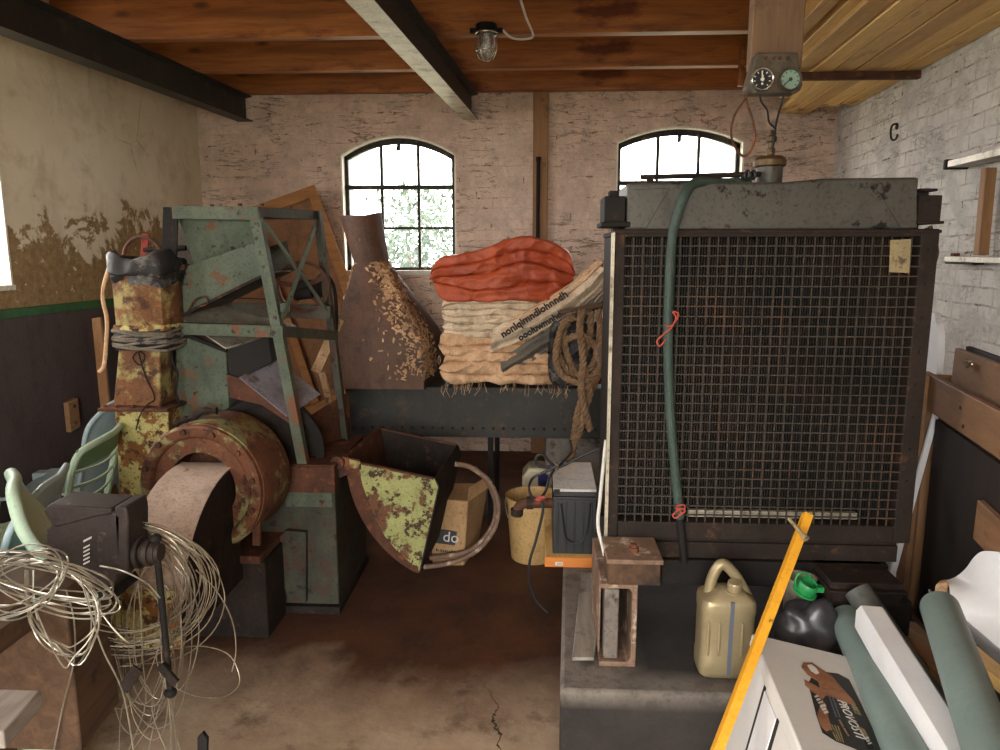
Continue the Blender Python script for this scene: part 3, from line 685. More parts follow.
# side brackets
m = MB(); a = P(604,225,yt); b = P(626,196,yt); m.box((a.x,yt,a.z),(b.x,yt+.16,b.z)); m.box((P(601,227,yt).x,yt-.01,P(610,227,yt).z),(P(630,227,yt).x,yt+.17,P(610,222,yt).z)); m.box((P(610,196,yt).x,yt+.02,P(610,198,yt).z),(P(619,196,yt).x,yt+.07,P(610,190,yt).z)); m.build('left_bracket', M['iron'], root, .003)
m = MB(); a = P(917,222,yt); b = P(943,195,yt); m.box((a.x,yt,a.z),(b.x,yt+.14,b.z)); m.box((P(921,190,yt).x,yt+.01,P(930,191,yt).z),(P(940,190,yt).x,yt+.13,P(930,188,yt).z)); m.box((P(915,193,yt).x,yt+.03,P(930,198,yt).z),(P(935,190,yt).x,yt+.1,P(930,191,yt).z)); m.box((P(915,222,yt).x,yt-.01,P(930,224,yt).z),(P(943,222,yt).x,yt+.15,P(930,221,yt).z)); m.build('right_bracket', M['darkrust'], root, .003)
m = MB(); pts = [(930,226),(934,240),(937,252),(933,268),(931,285),(927,300)]
m.tube(spline([P(x,y,YR+.03) for x, y in pts], 5), .006, 6); m.tube(spline([P(x-4,y+2,YR+.05) for x, y in pts], 5), .005, 6); m.build('rusty_side_wire', M['rust'], root)
m = MB(); q = [P(x,y,YR) for x, y in ((890,240),(911,239),(909,273),(889,272))]; m.prism(q, (0,-.0012,0)); m.build('paper_sticker', M['sticker'], root)
# bottom rails under the frame
z1, z0 = R_(770,545).z, R_(770,561).z
m = MB(); m.box((X0+.0,YR+.01,z0),(X1-.03,YR+.06,z1)); m.box((X0,YR+.02,z1-.002),(X1-.03,YR+.07,ZB)); m.build('lower_rail', M['darkrust'], root, .003)

# bed frame under the radiator
YC = PZ(620,667,.3).y; ZP = .3
xl, xr_ = P(600,620,YC).x, P(637,620,YC).x; zt = P(620,584,YC).z
root = thing('engine_bed_frame', 'rusty steel bed frame of channels carrying the radiator on the plinth', 'steel frame', ((xl+xr_)/2, YC, ZP))
t = .016
def channel(name, xl, xr_, zt, back, flip=False):
    m = MB(); pts = [(xl,ZP),(xr_,ZP),(xr_,zt),(xl,zt),(xl,zt-t),(xr_-t-.01,zt-t),(xr_-t,zt-t-.012),(xr_-t,ZP+t+.012),(xr_-t-.01,ZP+t),(xl,ZP+t)]
    m.prism([(x,YC,z) for x, z in pts], (0,back,0)); m.box((xl,YC+.05,ZP+t),(xl+.006,YC+back,zt-t)); return m.build(name, M['cast'], root, .003)
channel('channel_beam', xl, xr_, zt, .36)
m = MB(); a = P(604,655,YC); b = P(620,592,YC); m.box((a.x,YC+.015,ZP+.018),(b.x,YC+.3,b.z)); m.build('packing_block', M['concrete'], root, .004)['label'] = 'grey block wedged inside the channel'
a = P(608,583,YC-.01); b = P(661,563,YC-.01)
m = MB(); m.box((a.x,YC-.01,zt+.001),(b.x,YC+.15,b.z)); m.build('packing_timber', M['darkwood'], root, .003)
m = MB(); m.box((P(606,560,YC).x,YC-.03,b.z+.001),(P(662,560,YC).x,YC+.15,b.z+.016)); m.build('bearing_plate', M['cast'], root, .003)
c = V((P(635,553,YC).x, YC+.03, b.z+.016)); m = MB(); m.lathe([(.016,0),(.016,.014),(.011,.016),(.011,.026)], c, (0,0,1), 6); m.build('bolt', M['rust'], root)
# cross beam and right foot
zr = R_(770,561).z
m = MB(); m.box((P(662,570,YC+.16).x,YC+.16,zr-.085),(X1-.06,YC+.22,zr-.002)); m.build('cross_beam', M['iron'], root, .004)
a = P(832,575,YC+.02); b = P(905,575,YC+.02)
m = MB(); m.box((a.x,YC+.02,zr-.075),(b.x,YC+.3,zr-.002)); m.box((a.x-.01,YC+.0,zr-.03),(b.x+.006,YC+.3,zr-.02)); m.build('foot_bracket', M['darkrust'], root, .004)
m = MB(); m.box((a.x+.03,YC+.06,ZP),(b.x+.05,YC+1.2,zr-.076)); m.build('channel_beam', M['iron'], root, .004)
# plinth
PY = PZ(600,691,ZP).y; px0 = PZ(560,690,ZP).x
m = MB(); poly = [(px0,PY,0),(px0+.06,3.4,0),(1.22,3.4,0),(1.15,PY,0)]
m.prism(poly, (0,0,ZP)); tag(m.build('concrete_plinth', M['plinth'], None, .012), 'low stained concrete plinth under the radiator', 'plinth')
# wood lath lying on the plinth
m = MB(); q = [PZ(x,y,ZP+.016) for x, y in ((572,661),(594,661),(606,575),(581,575))]; m.prism(q, (0,0,.012)); tag(m.build('wood_lath', M['greywood'], None, .003), 'grey weathered lath lying on the plinth left of the channel', 'plank')
# hose
ysx = YR-.02
root = thing('drain_hose', 'long dark green hose hanging down the front of the grille', 'hose', P(684,560,ysx))
pts = [(749,184,YR+.1),(735,183,YR+.08),(716,183,YR+.05),(700,182,YR+.02),(690,186,YR-.0),(684,197,ysx),(677,217,ysx),(672,240,ysx),(669,290,ysx),(668,350,ysx),(670,410,ysx),(674,460,ysx),(678,500,ysx),(680,518,ysx)]
m = MB(); m.tube(spline([P(*p) for p in pts], 8), .0148, 12); m.build('hose_pipe', M['hose'], root)
m = MB(); m.tube([P(679,512,ysx),P(682,540,ysx),P(684,558,ysx)], [.0125,.0125,.012], 12); m.lathe([(.014,0),(.014,.014)], P(684,562,ysx), (0,0,1), 10); m.build('hose_end', M['iron'], root)
m = MB(); m.lathe([(.017,-.01),(.017,.01)], P(736,183,YR+.08), (1,0,0), 12); m.cyl(P(736,183,YR+.08), P(735,178,YR+.08), .006, 8); m.build('hose_coupling', M['hose'], root)
for k, (pts, lb) in enumerate((([(664,325),(671,326),(677,319),(678,313),(673,312),(676,318),(671,328),(664,334),(657,341),(660,346),(666,339)], 'red twine tied round the hose and grille at mid height'), ([(676,506),(684,505),(684,509),(676,508),(681,512),(676,518),(673,515),(680,509),(685,511),(679,516)], 'red twine tied round the hose near its lower end'))):
    m = MB(); m.tube(spline([P(x,y,ysx-.02) for x, y in pts], 6), .0028, 6); tag(m.build('twine_tie', M['redtwine']), lb, 'twine')

# ------------------------------------------------------------------ battery, board, cables, bucket, pipe
YBt = PZ(570,567,ZP).y
a, b = P(545,562,YBt), P(599,562,YBt); zb0 = ZP+.001; zb1 = P(570,557,YBt).z
root = thing('shelf_board', 'short board with an orange edge lying on the plinth under the battery', 'board', ((a.x+b.x)/2, YBt, zb0))
m = MB(); m.box((a.x,YBt,zb0),(b.x,YBt+.42,zb1)); m.build('board', M['palewood'], root, .002); m = MB(); m.box((a.x-.001,YBt-.006,zb0),(b.x+.001,YBt-.0005,zb1)); m.build('orange_edging', M['orangewood'], root, .001)['label'] = 'orange front edging'
c = P(559,563,YBt); m = MB(); m.box((c.x-.015,YBt-.0075,c.z-.007),(c.x+.015,YBt-.0062,c.z+.007)); st = m.build('price_sticker', M['print'], root)
m = MB()
for k in range(5): m.box((c.x-.009+.004*k,YBt-.0082,c.z-.003),(c.x-.0065+.004*k,YBt-.0075,c.z+.002+.001*(k%2)))
m.build('sticker_print', M['printdark'], st)
Yk = YBt+.03; a, b = P(552,550,Yk), P(596,550,Yk); z0 = zb1+.001; z1 = P(575,500,Yk).z; z2 = P(575,492,Yk).z
root = thing('car_battery', 'black car battery with dusty grey lid on the orange board', 'battery', ((a.x+b.x)/2, Yk, z0))
m = MB(); m.box((a.x+.003,Yk,z0),(b.x-.003,Yk+.33,z1))
for k in range(5): 
    x = a.x+.02+(b.x-a.x-.04)*k/4; m.box((x-.004,Yk-.004,z0+.01),(x+.004,Yk,z1-.01))
m.build('battery_case', M['black'], root, .004)
m = MB(); m.box((a.x-.001,Yk-.006,z1),(b.x+.001,Yk+.335,z1+.014)); m.box((a.x+.004,Yk-.003,z1+.014),(b.x-.004,Yk+.33,z2)); m.build('battery_rim', M['black'], root, .003)
m = MB(); zl = P(575,462,Yk+.33).z; m.hexa([(a.x+.003,Yk-.002,z2),(b.x-.003,Yk-.002,z2),(b.x-.003,Yk+.33,z2),(a.x+.003,Yk+.33,z2),(a.x+.003,Yk-.002,z2+.012),(b.x-.003,Yk-.002,z2+.012),(b.x-.003,Yk+.33,zl),(a.x+.003,Yk+.33,zl)])
ld = m.build('battery_lid', M['battlid'], root, .003)
m = MB(); c = P(557,491,Yk); m.box((c.x-.012,Yk-.004,c.z-.014),(c.x+.012,Yk+.02,c.z+.008)); m.build('handle_recess', M['dark'], ld)
m = MB(); pts = [(561,504),(563,520),(565,535),(569,541),(576,543),(583,540),(587,531),(589,518),(590,504)]
m.tube(spline([P(x,y,Yk-.008) for x, y in pts], 5), .004, 6); m.build('carry_strap', M['black'], root)
# bucket on the floor behind
cb = PZ(528,566,0); Yb = cb.y+.12
rb = (P(552,560,Yb).x-P(508,560,Yb).x)*.5; c = V((P(533,560,Yb).x, Yb, 0)); zr = P(530,487,Yb+.12).z
root = thing('plastic_bucket', 'cream plastic bucket on the floor left of the battery', 'bucket', c)
r1 = (P(560,490,Yb).x-P(505,490,Yb).x)*.5; r0 = r1*.82
m = MB(); m.lathe([(.01,.0),(r0*.97,.0),(r0,.006),(r1*.97,zr-.03),(r1*1.02,zr-.028),(r1*1.03,zr),(r1*.97,zr),(r1*.93,zr-.03),(r0*.93,.02),(.01,.018)], c, (0,0,1), 36); m.build('bucket_body', M['bucket'], root)
m = MB(); pts = [c+V((cos(t)*r1*1.03, -sin(t)*.05-.02, zr-.02-sin(t)*.19)) for t in [pi*k/14 for k in range(15)]]; m.tube(pts, .003, 6); m.build('bucket_handle', M['wiredark'], root)
# canister standing in the bucket's shade, behind it
Yc = Yb+.42; a, b = P(522,500,Yc), P(556,500,Yc); zt = P(538,469,Yc).z
root = thing('plastic_canister', 'cream canister with a dark blue cap behind the bucket', 'canister', ((a.x+b.x)/2, Yc+.09, 0))
m = MB(); w = (b.x-a.x)/2; cx = (a.x+b.x)/2
m.prism([(cx-w,Yc,0),(cx+w,Yc,0),(cx+w,Yc,zt-.1),(cx+w*.75,Yc,zt-.02),(cx+.02,Yc,zt),(cx-w*.6,Yc,zt),(cx-w,Yc,zt-.05)], (0,.18,0)); m.build('canister_body', M['canister'], root, .015)
m = MB(); q = P(543,478,Yc); m.lathe([(.028,-.04),(.03,.0),(.028,.024)], V((q.x,Yc-.03,q.z)), (0,-.6,1), 16); m.build('screw_cap', M['blue'], root)
# elbow pipe
Yp = YBt+.12
m = MB(); pts = [P(x,y,Yp) for x, y in ((600,504),(560,503),(535,503),(523,504),(518,509),(517,516))]
root = thing('elbow_pipe', 'rusty brown pipe with a downturned elbow, left of the battery', 'pipe', P(540,505,Yp))
m.tube(spline(pts, 5), .021, 14); m.build('pipe_run', M['rust'], root)
m = MB(); m.lathe([(.026,-.012),(.026,.014)], P(517,512,Yp), (0,0,1), 14); m.lathe([(.026,-.014),(.026,.014)], P(530,503,Yp), (1,0,0), 14); m.build('pipe_collar', M['darkrust'], root)
# cables over the battery
Yw = YBt-.0
cab = [('charging_cable', 'black cable looping from the battery cables down to the floor', 'cable', [(557,466),(545,472),(533,478),(529,488),(532,497),(540,500),(543,510),(536,540),(530,560),(529,580),(536,600),(548,613)], [.0,.0,.0,-.03,-.05,-.05,-.06,-.08,-.1,-.1,-.1,-.1], .0055),
  ('cable_bundle', 'black cable running from the grille over the battery lid', 'cable', [(608,445),(596,450),(582,456),(570,462),(558,467),(550,462),(543,455),(537,456),(536,463),(544,467),(556,466)], [.1]*11, .006),
  ('cable_tail', 'black cable hanging in a short loop beside the battery lid', 'cable', [(570,440),(571,452),(563,462),(556,468),(549,478),(546,490),(541,498)], [.12,.12,.08,.05,.02,.0,-.02], .0055),
  ('grille_cable', 'thick grey cable lying along the left edge of the radiator', 'cable', [(606,440),(603,470),(600,500),(598,525),(603,548),(607,566)], [-.45,-.45,-.46,-.47,-.5,-.52], .006)]
for nm, lb, ct, pts, dy, r in cab:
    m = MB(); m.tube(spline([P(x,y,Yw+d) for (x, y), d in zip(pts, dy)], 7), r, 8); tag(m.build(nm, M['cable'] if nm != 'grille_cable' else M['greycable']), lb, ct)
m = MB(); m.ring(P(557,466,Yw+.03), .014, .004, (1,0,.4), 14, 6); m.ring(P(557,466,Yw+.04), .016, .004, (1,0,-.3), 14, 6); tag(m.build('wire_tie', M['wire']), 'bright wire tie round the cables by the battery', 'tie')
for px,py,lb in ((527,492,'red clamp on the cable loop above the elbow pipe'),):
    m = MB(); m.ring(P(px+12,499,Yw-.05), .012, .005, (0,0,1), 12, 6); m.cyl(P(px+8,499,Yw-.05), P(px+18,497,Yw-.05), .007, 8); tag(m.build('cable_clamp', M['redtwine']), lb, 'clamp')
# ------------------------------------------------------------------ wooden door leaf leaning on the back wall
def lean(px, py, t): return P(px, py, t)
TLp, TRp = P(262,206,5.28), P(315,187,5.42); BRp = P(368,330,4.95)
u = (TLp-TRp); u.normalize(); dn = (BRp-TRp).normalized()
root = thing('timber_panel', 'brown hardboard panel in a timber frame leaning on the back wall', 'panel', P(300,400,4.9))
LW, LH = 1.0, 1.62
n = u.cross(dn).normalized()
if n.y > 0: n = -n
A = TRp; m = MB()
def pl(s, t, o=0.0): return A+u*s+dn*t+n*o
def slab(m, s0, s1, t0, t1, o0, o1): m.hexa([pl(s0,t0,o0),pl(s1,t0,o0),pl(s1,t1,o0),pl(s0,t1,o0),pl(s0,t0,o1),pl(s1,t0,o1),pl(s1,t1,o1),pl(s0,t1,o1)])
slab(m, .02, LW-.02, .02, LH-.02, -.004, .004); m.build('hardboard_sheet', M['hardboard'], root)
for nm, a in (('frame_stile',(0,.07,0,LH)),('frame_stile',(LW-.07,LW,0,LH)),('frame_stile',(.46,.51,.07,LH-.09))):
    m = MB(); slab(m, *a, .004, .035); m.build(nm, M['woodx'], root, .003)
for a in ((.07,LW-.07,0,.09),(.07,LW-.07,LH-.09,LH)):
    m = MB(); slab(m, *a, .004, .033); m.build('frame_rail', M['woodx'], root, .003)
# ------------------------------------------------------------------ MILL: green frame, chute, box, pulleys
YM = 2.96
g = lambda x, y, Y=YM: P(x, y, Y)
root = thing('grain_mill', 'old green-painted grain mill on an angle-iron frame, with chute and pulleys', 'mill', g(290,612))
base0, base1 = g(250,600), g(339,600); zt = g(300,468).z; YM2 = YM+.52
# base cabinet
m = MB(); m.box((base0.x,YM,0.0),(base1.x,YM2,zt)); m.build('base_cabinet', M['greendk'], root, .006)
m = MB(); m.box((base0.x,YM-.012,g(300,492).z),(base1.x+.004,YM+.02,g(300,464).z)); m.box((base0.x+.1,YM-.02,zt),(base1.x+.004,YM2,zt+.012)); m.build('base_top_plate', M['rust'], root, .003)
m = MB(); m.box((g(286,500).x,YM-.010,g(300,506).z),(g(333,500).x,YM,g(300,488).z)); m.lathe([(.007,-.016),(.007,0)], g(322,496), (0,1,0), 10); m.build('cover_plate', M['green'], root, .002)
m = MB(); m.prism([g(262,552), g(288,528), g(308,530), g(308,600), g(262,574)], (0,-.03,0)); m.build('angled_guard', M['greendk'], root, .003)
m = MB(); m.box((base0.x-.03,YM-.03,0),(base1.x+.01,YM2,.035)); m.build('foot_frame', M['darkrust'], root, .003)
# frame legs
tF, tL, tR = g(258,207), g(172,206), g(322,211,YM+.42); tLB = g(205,209,YM+.42)
bF = V((g(308,484).x, YM+.0, zt+.012)); bL = g(150,520,YM+.0); bR = g(350,440,YM+.45)
w, t = .042, .006
def leg(a, b, s1, s2, mt): 
    m = MB(); m.angle(a, b, w, t, s1, s2); return m.build('leg', mt, root, .001)
leg(tF, bF, (-1,0,0), (0,1,0), M['green'])
m = MB(); m.angle(g(163,207), g(152,520), .062, .008, (1,0,0), (0,1,0)); m.build('leg', M['iron'], root, .001)
leg(tR, bR, (-1,0,.0), (0,-1,0), M['greendk'])
leg(tLB, g(212,400,YM+.5), (1,0,0), (0,-1,0), M['greendk'])
def rail(a, b, w=.05, mt='green', n1=(0,0,-1), n2=(0,1,0), nm='rail'):
    m = MB(); m.angle(a, b, w, t, n1, n2); return m.build(nm, M[mt], root, .001)
rail(tL+V((0,-.004,0)), tF+V((0,-.004,0)), .05); rail(tF+V((0,0,.001)), tR+V((0,0,.001)), .04, 'greendk', (0,0,-1), (-1,0,0)); rail(tL, tLB, .04, 'greendk', (0,0,-1), (1,0,0)); rail(tLB, tR, .04, 'greendk', (0,0,-1), (0,-1,0))
rail(g(150,322)+V((0,-.007,0)), g(283,326)+V((0,-.007,0)), .048); rail(g(232,303,YM+.35), g(330,306,YM+.35), .06, 'greendk'); rail(g(222,280,YM+.4), g(222,330,YM+.4), .05, 'greendk', (1,0,0), (0,1,0), 'upright')
rail(g(283,326), g(338,331,YM+.42), .045, 'greendk', (0,0,-1), (-1,0,0))
for a, b in ((g(263,219), g(332,316,YM+.4)), (g(318,220,YM+.4), g(284,318))):
    m = MB(); m.bar(a+V((0,-.012,0)), b+V((0,-.012,0)), .022, .008, (1,0,.3)); m.build('cross_brace', M['darkrust' if a.x > -.9 else 'green'], root, .001)
m = MB()
for x, y in ((185,208),(212,207),(240,206),(262,206),(290,209)): m.lathe([(.009,0),(.009,.01)], g(x,y,YM+.02 if x < 262 else YM+.2)+V((0,0,.0)), (0,0,1), 6)
m.build('bolt', M['rust'], root)
# feed chute: hopper plate above, trough sloping down to the left
Yc0, Yc1 = YM+.06, YM+.36
m = MB(); m.sheet([[g(178,214,Yc0), g(262,211,Yc0)],[g(196,268,Yc0+.04), g(262,242,Yc0+.04)]], .006); m.build('hopper_plate', M['green'], root)
m = MB(); m.sheet([[g(262,211,Yc0), g(262,211,Yc1)],[g(262,250,Yc0), g(262,250,Yc1)]], .006); m.sheet([[g(178,214,Yc1), g(262,211,Yc1)],[g(178,268,Yc1), g(262,262,Yc1)]], .006); m.build('hopper_side', M['greendk'], root)
c0, c1 = g(170,272,Yc0), g(262,240,Yc0); d0, d1 = g(170,322,Yc0), g(270,273,Yc0)
m = MB(); m.prism([c0, c1, d1, d0], (0,.006,0)); m.build('trough_side', M['green'], root, .001)
dy = V((0,.3,0))
m = MB(); m.prism([c0+dy, c1+dy, d1+dy, d0+dy], (0,.006,0)); m.sheet([[d0, d0+dy],[d1, d1+dy]], .006); m.build('trough_floor', M['greendk'], root)
m = MB(); m.bar(d0+V((0,-.012,0)), d1+V((0,-.012,.0)), .028, .012); m.build('trough_lip', M['darkrust'], root, .001)
m = MB(); q = g(183,267,Yc0-.012); m.cyl(q+V((0,-.012,0)), q+V((0,.04,0)), .013, 12); m.tube(spline([g(188,312,Yc0-.02),g(195,300,Yc0-.03),g(206,297,Yc0-.03),g(207,304,Yc0-.03),g(196,308,Yc0-.02),g(186,316,Yc0-.02)],5), .004, 6); m.build('chute_latch', M['rust'], root)
# cowl box with sloping dark lid
Yb0, Yb1 = YM+.02, YM+.42
pA, pB, pC, pD = g(176,334,Yb0), g(226,352,Yb0), g(231,440,Yb0), g(176,440,Yb0)
pE = g(272,335,Yb0+.05)
m = MB(); m.prism([pA, pB, pC, pD], (0,.4,0)); m.build('cowl_box', M['green'], root, .004)
m = MB(); m.prism([g(164,308,Yb0+.05), g(181,308,Yb0+.05)+V((0,.35,0)), pE+V((.0,.32,0)), g(226,350,Yb0-.01), ], (0,0,.008)); m.build('cowl_lid', M['steelpale'], root, .002)['label'] = 'grey sloping lid'
m = MB(); m.bar(g(178,331,Yb0-.008), g(227,351,Yb0-.008), .02, .014); m.build('lid_edge', M['iron'], root, .002)
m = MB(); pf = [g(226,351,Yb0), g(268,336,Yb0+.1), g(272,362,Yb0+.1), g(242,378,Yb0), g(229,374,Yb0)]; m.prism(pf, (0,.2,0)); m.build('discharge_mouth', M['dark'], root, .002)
# guard flap over the flywheel
m = MB(); f0, f1, f2, f3 = g(239,378,YM-.0), g(273,358,YM+.22), g(320,395,YM+.22), g(287,417,YM-.0)
m.sheet([[f0,f1],[f3,f2]], .006); m.build('guard_flap', M['flapsteel'], root)['label'] = 'bare grey sheet-steel flap'
m = MB(); m.prism([g(226,374,YM-.0), f0, f3, g(290,424,YM-.0), g(262,405,YM), g(230,398,YM)], (0,.012,0)); m.build('guard_cheek', M['rust'], root, .001)
# flywheel
fc = g(265,452,YM+.08); R = (fc-g(265,396,YM+.08)).length; ax = V((.35,-1,0)).normalized()
m = MB(); m.lathe([(R*.86,-.05),(R,-.05),(R,.05),(R*.86,.05),(R*.86,-.05)], fc, ax, 48, cap0=False, cap1=False); wl = m.build('flywheel', M['iron'], root)
m = MB(); m.lathe([(.03,-.045),(R*.87,-.012),(R*.87,.012),(.03,.045)], fc, ax, 40); m.build('wheel_web', M['darkrust'], wl)
m = MB(); m.lathe([(.05,-.06),(.05,.06)], fc, ax, 20); m.cyl(fc-ax*.09, fc+ax*.09, .018, 12); m.build('hub', M['rust'], wl)
# pulley on the back rail
pc = g(303,287,YM+.36); R = .118; ax = V((.25,-1,.05)).normalized()
m = MB(); m.lathe([(R*.88,-.02),(R,-.022),(R,.022),(R*.88,.02),(R*.88,-.02)], pc, ax, 40, cap0=False, cap1=False); wl = m.build('pulley_wheel', M['rust'], root)
m = MB(); x = ax.orthogonal().normalized(); y = ax.cross(x)
for k in range(5):
    d = x*cos(2*pi*k/5+.3)+y*sin(2*pi*k/5+.3); m.bar(pc+d*.02, pc+d*R*.9, .022, .012, ax)
m.build('spokes', M['rust'], wl)
m = MB(); m.lathe([(.03,-.05),(.034,-.03),(.034,.04),(.026,.05)], pc, ax, 16); m.build('hub', M['iron'], wl)
m = MB(); m.box(pc+V((-.045,.03,-.055)), pc+V((.06,.1,.03))); m.cyl(pc+V((-.03,-.03,-.03)), pc+V((.05,-.03,-.02)), .03, 12); m.build('bearing_block', M['iron'], root, .006)
m = MB(); m.lathe([(.026,-.012),(.03,0),(.026,.012)], g(284,309,YM+.05), (.2,-1,0), 16); m.lathe([(.014,-.02),(.014,.02)], g(284,309,YM+.05), (.2,-1,0), 10); m.build('belt_tensioner', M['green'], root)
m = MB(); m.tube(spline([g(205,297,Yc0),g(235,298,YM+.1),g(262,299,YM+.08),g(282,301,YM+.05)],4), .0025, 5); m.build('pull_wire', M['iron'], root)
m = MB(); pts = [g(x,y,YM+.5) for x, y in ((318,278),(325,274),(333,285),(336,305),(336,330),(333,352))]; m.tube(spline(pts,6), .009, 8); m.build('belt_hoop', M['darkrust'], root)
# wooden slats between the legs
m = MB(); m.bar(g(316,372,YM+.6), g(340,318,YM+.6), .05, .02, (0,1,0)); m.bar(g(330,404,YM+.55), g(322,372,YM+.55), .03, .02, (0,1,0)); m.build('strut', M['flake'], root, .002)
# lower rust plate leaning right of the legs
m = MB(); m.prism([g(311,415,YM+.3), g(348,392,YM+.5), g(352,462,YM+.5), g(318,466,YM+.3)], (0,.015,0)); m.build('side_plate', M['rust'], root, .001)

# ------------------------------------------------------------------ BLOWER with upright duct
YD = 2.86
root = thing('dust_blower', 'rusty fan housing with a bent sheet-steel inlet and a yellow peeling upright duct', 'blower', V((P(215,560,2.75).x, 2.8, 0)))
ycen = 2.68; c = P(203,487,ycen); R = .252
ax = V((.10,1,0)).normalized()
m = MB(); m.lathe([(R*.96,.0),(R*1.0,.0),(R*1.0,.23),(R*.95,.25),(R*.3,.25)], c, ax, 56, cap0=False); m.build('fan_drum', M['blowrust'], root)
m = MB(); m.lathe([(R*.55,.012),(R*.78,.012),(R*.80,.0),(R*.985,.0),(R*.985,-.022),(R*.95,-.03),(R*.84,-.03),(R*.80,-.022),(R*.78,-.006),(R*.55,-.006)], c, ax, 56, cap0=False, cap1=False); ringp = m.build('front_ring', M['blowrust'], root)
xx = V((1,-.10,0)).normalized()
for k in range(12):
    an = 2*pi*k/12+.2; d = xx*cos(an)+V((0,0,1))*sin(an); m = MB(); m.lathe([(.012,-.042),(.012,-.03)], c+d*R*.9, ax, 8)
    if k in (1,2,3,4,5,6,7,0,11): m.build('bolt', M['rust'], ringp)
m = MB(); m.lathe([(.01,.12),(R*.8,.12)], c, ax, 30, cap0=False, cap1=False); m.lathe([(R*.56,0),(R*.56,.12)], c, ax, 30, cap0=False, cap1=False); m.build('fan_throat', M['rust'], root)
# support and feet
m = MB(); z = P(240,557,2.72).z; m.box((c.x-.17,2.70,z-.02),(c.x+.2,2.98,z+.012)); m.build('blower_seat', M['rust'], root, .003)
m = MB(); m.bar(P(257,545,2.7), P(257,500,2.7), .03, .02, (0,1,0)); m.bar(P(222,556,2.70), P(255,520,2.70), .03,.02,(0,1,0)); m.build('seat_bracket', M['rust'], root, .002)
m = MB(); m.box((c.x-.15,2.72,0),(c.x+.21,2.93,z-.02)); m.build('blower_pedestal', M['darkrust'], root, .006)
# bent inlet hood
xa, xb = -1.385, -1.165
yt0, zt0 = 2.72, P(226,464,2.72).z; R2 = .46
prof = [(yt0, zt0)]+[(yt0-.06-R2*sin(a), zt0-R2*(1-cos(a))) for a in [pi/2*k/12 for k in range(13)]]+[(yt0-.06-R2-.005, .26)]
m = MB(); m.sheet([[V((xa,y,z)) , V((xb,y,z))] for y, z in [(prof[-1][0]-.004,.255),(prof[-1][0]-.006,.46)]], .006); m.build('hood_skirt', M['yellowrust'], root)['label'] = 'yellow peeling lower skirt'
m = MB(); m.sheet([[V((xa,y,z)) , V((xb,y,z))] for y, z in prof[:-1]], .005); m.build('hood_band', M['pinksteel'], root, 0, 60)['label'] = 'bare sheet-steel band of the bent inlet'
inner = [(yt0-.0, zt0-.3), (yt0-.0,.12)]
for x, nm in ((xb, 'hood_cheek'), (xa+.006, 'hood_cheek')):
    m = MB(); m.prism([V((x-.004,y,z-.002)) for y, z in prof]+[V((x-.004,yt0,.26))], (-.004,0,0)); m.build(nm, M['darkrust'], root)
# duct: lower square, flange, tapered middle, upper with rubber collar
zF = P(140,408,YD).z
def sq(px0, px1, py, Yc, dep):
    a, b = P(px0, py, Yc), P(px1, py, Yc); return [a, b, b+V((0,dep,0)), a+V((0,dep,0))]
lo = sq(126,176,585,YD,.19); hi = sq(115,168,412,YD,.19)
for k in range(4): lo[k].z = .3
m = MB(); m.hexa(lo+[V((p.x,p.y,zF)) for p in hi]); m.build('lower_duct', M['yellowrust'], root, .004)
m = MB(); m.box((lo[0].x-.03,YD-.03,0),(lo[1].x+.03,YD+.22,.3)); m.build('duct_foot', M['darkrust'], root, .004)
m = MB(); m.box((P(104,408,YD).x,YD-.045,zF-.007),(P(168,408,YD).x+.02,YD+.25,zF+.007)); fl = m.build('duct_flange', M['rust'], root, .002)
m = MB()
for px in (109,120,136,150,163): m.lathe([(.008,.006),(.008,.016)], V((P(px,408,YD).x,YD-.025,zF)), (0,0,1), 6)
m.build('flange_bolts', M['rust'], fl)
zU = P(140,347,YD).z; lo = sq(113,160,405,YD,.22); hi = sq(119,160,350,YD+.02,.16)
m = MB(); m.hexa([V((p.x,p.y,zF+.007)) for p in lo]+[V((p.x,p.y,zU)) for p in hi]); m.build('tapered_duct', M['orangerust'], root, .006)
cu = (hi[0]+hi[2])/2; 
ra = (P(166,300,YD).x-P(107,300,YD).x)/2*.98; cu = V((P(137,300,YD).x, YD+.1, 0)); zc0, zc1 = P(140,330,YD).z, P(140,262,YD).z
def rsq(v, c=cu):   # rounded square section
    d = V((v.x-c.x, v.y-c.y, 0)); r = d.length
    if r < 1e-6: return v
    a = math.atan2(d.y, d.x); k = 1/max(abs(cos(a)), abs(sin(a))); return V((c.x+d.x*(1+(k-1)*.45), c.y+d.y*(1+(k-1)*.45), v.z))
m = MB(); m.lathe([(ra*.9,zU-.0),(ra*.98,zc0-.0),(ra*.99,zc1),(ra*.9,zc1),(ra*.88,zc0)], cu, (0,0,1), 40, cap0=False, cap1=False); m.v = [rsq(v) for v in m.v]; m.build('upper_duct', M['orangerust'], root, .002)
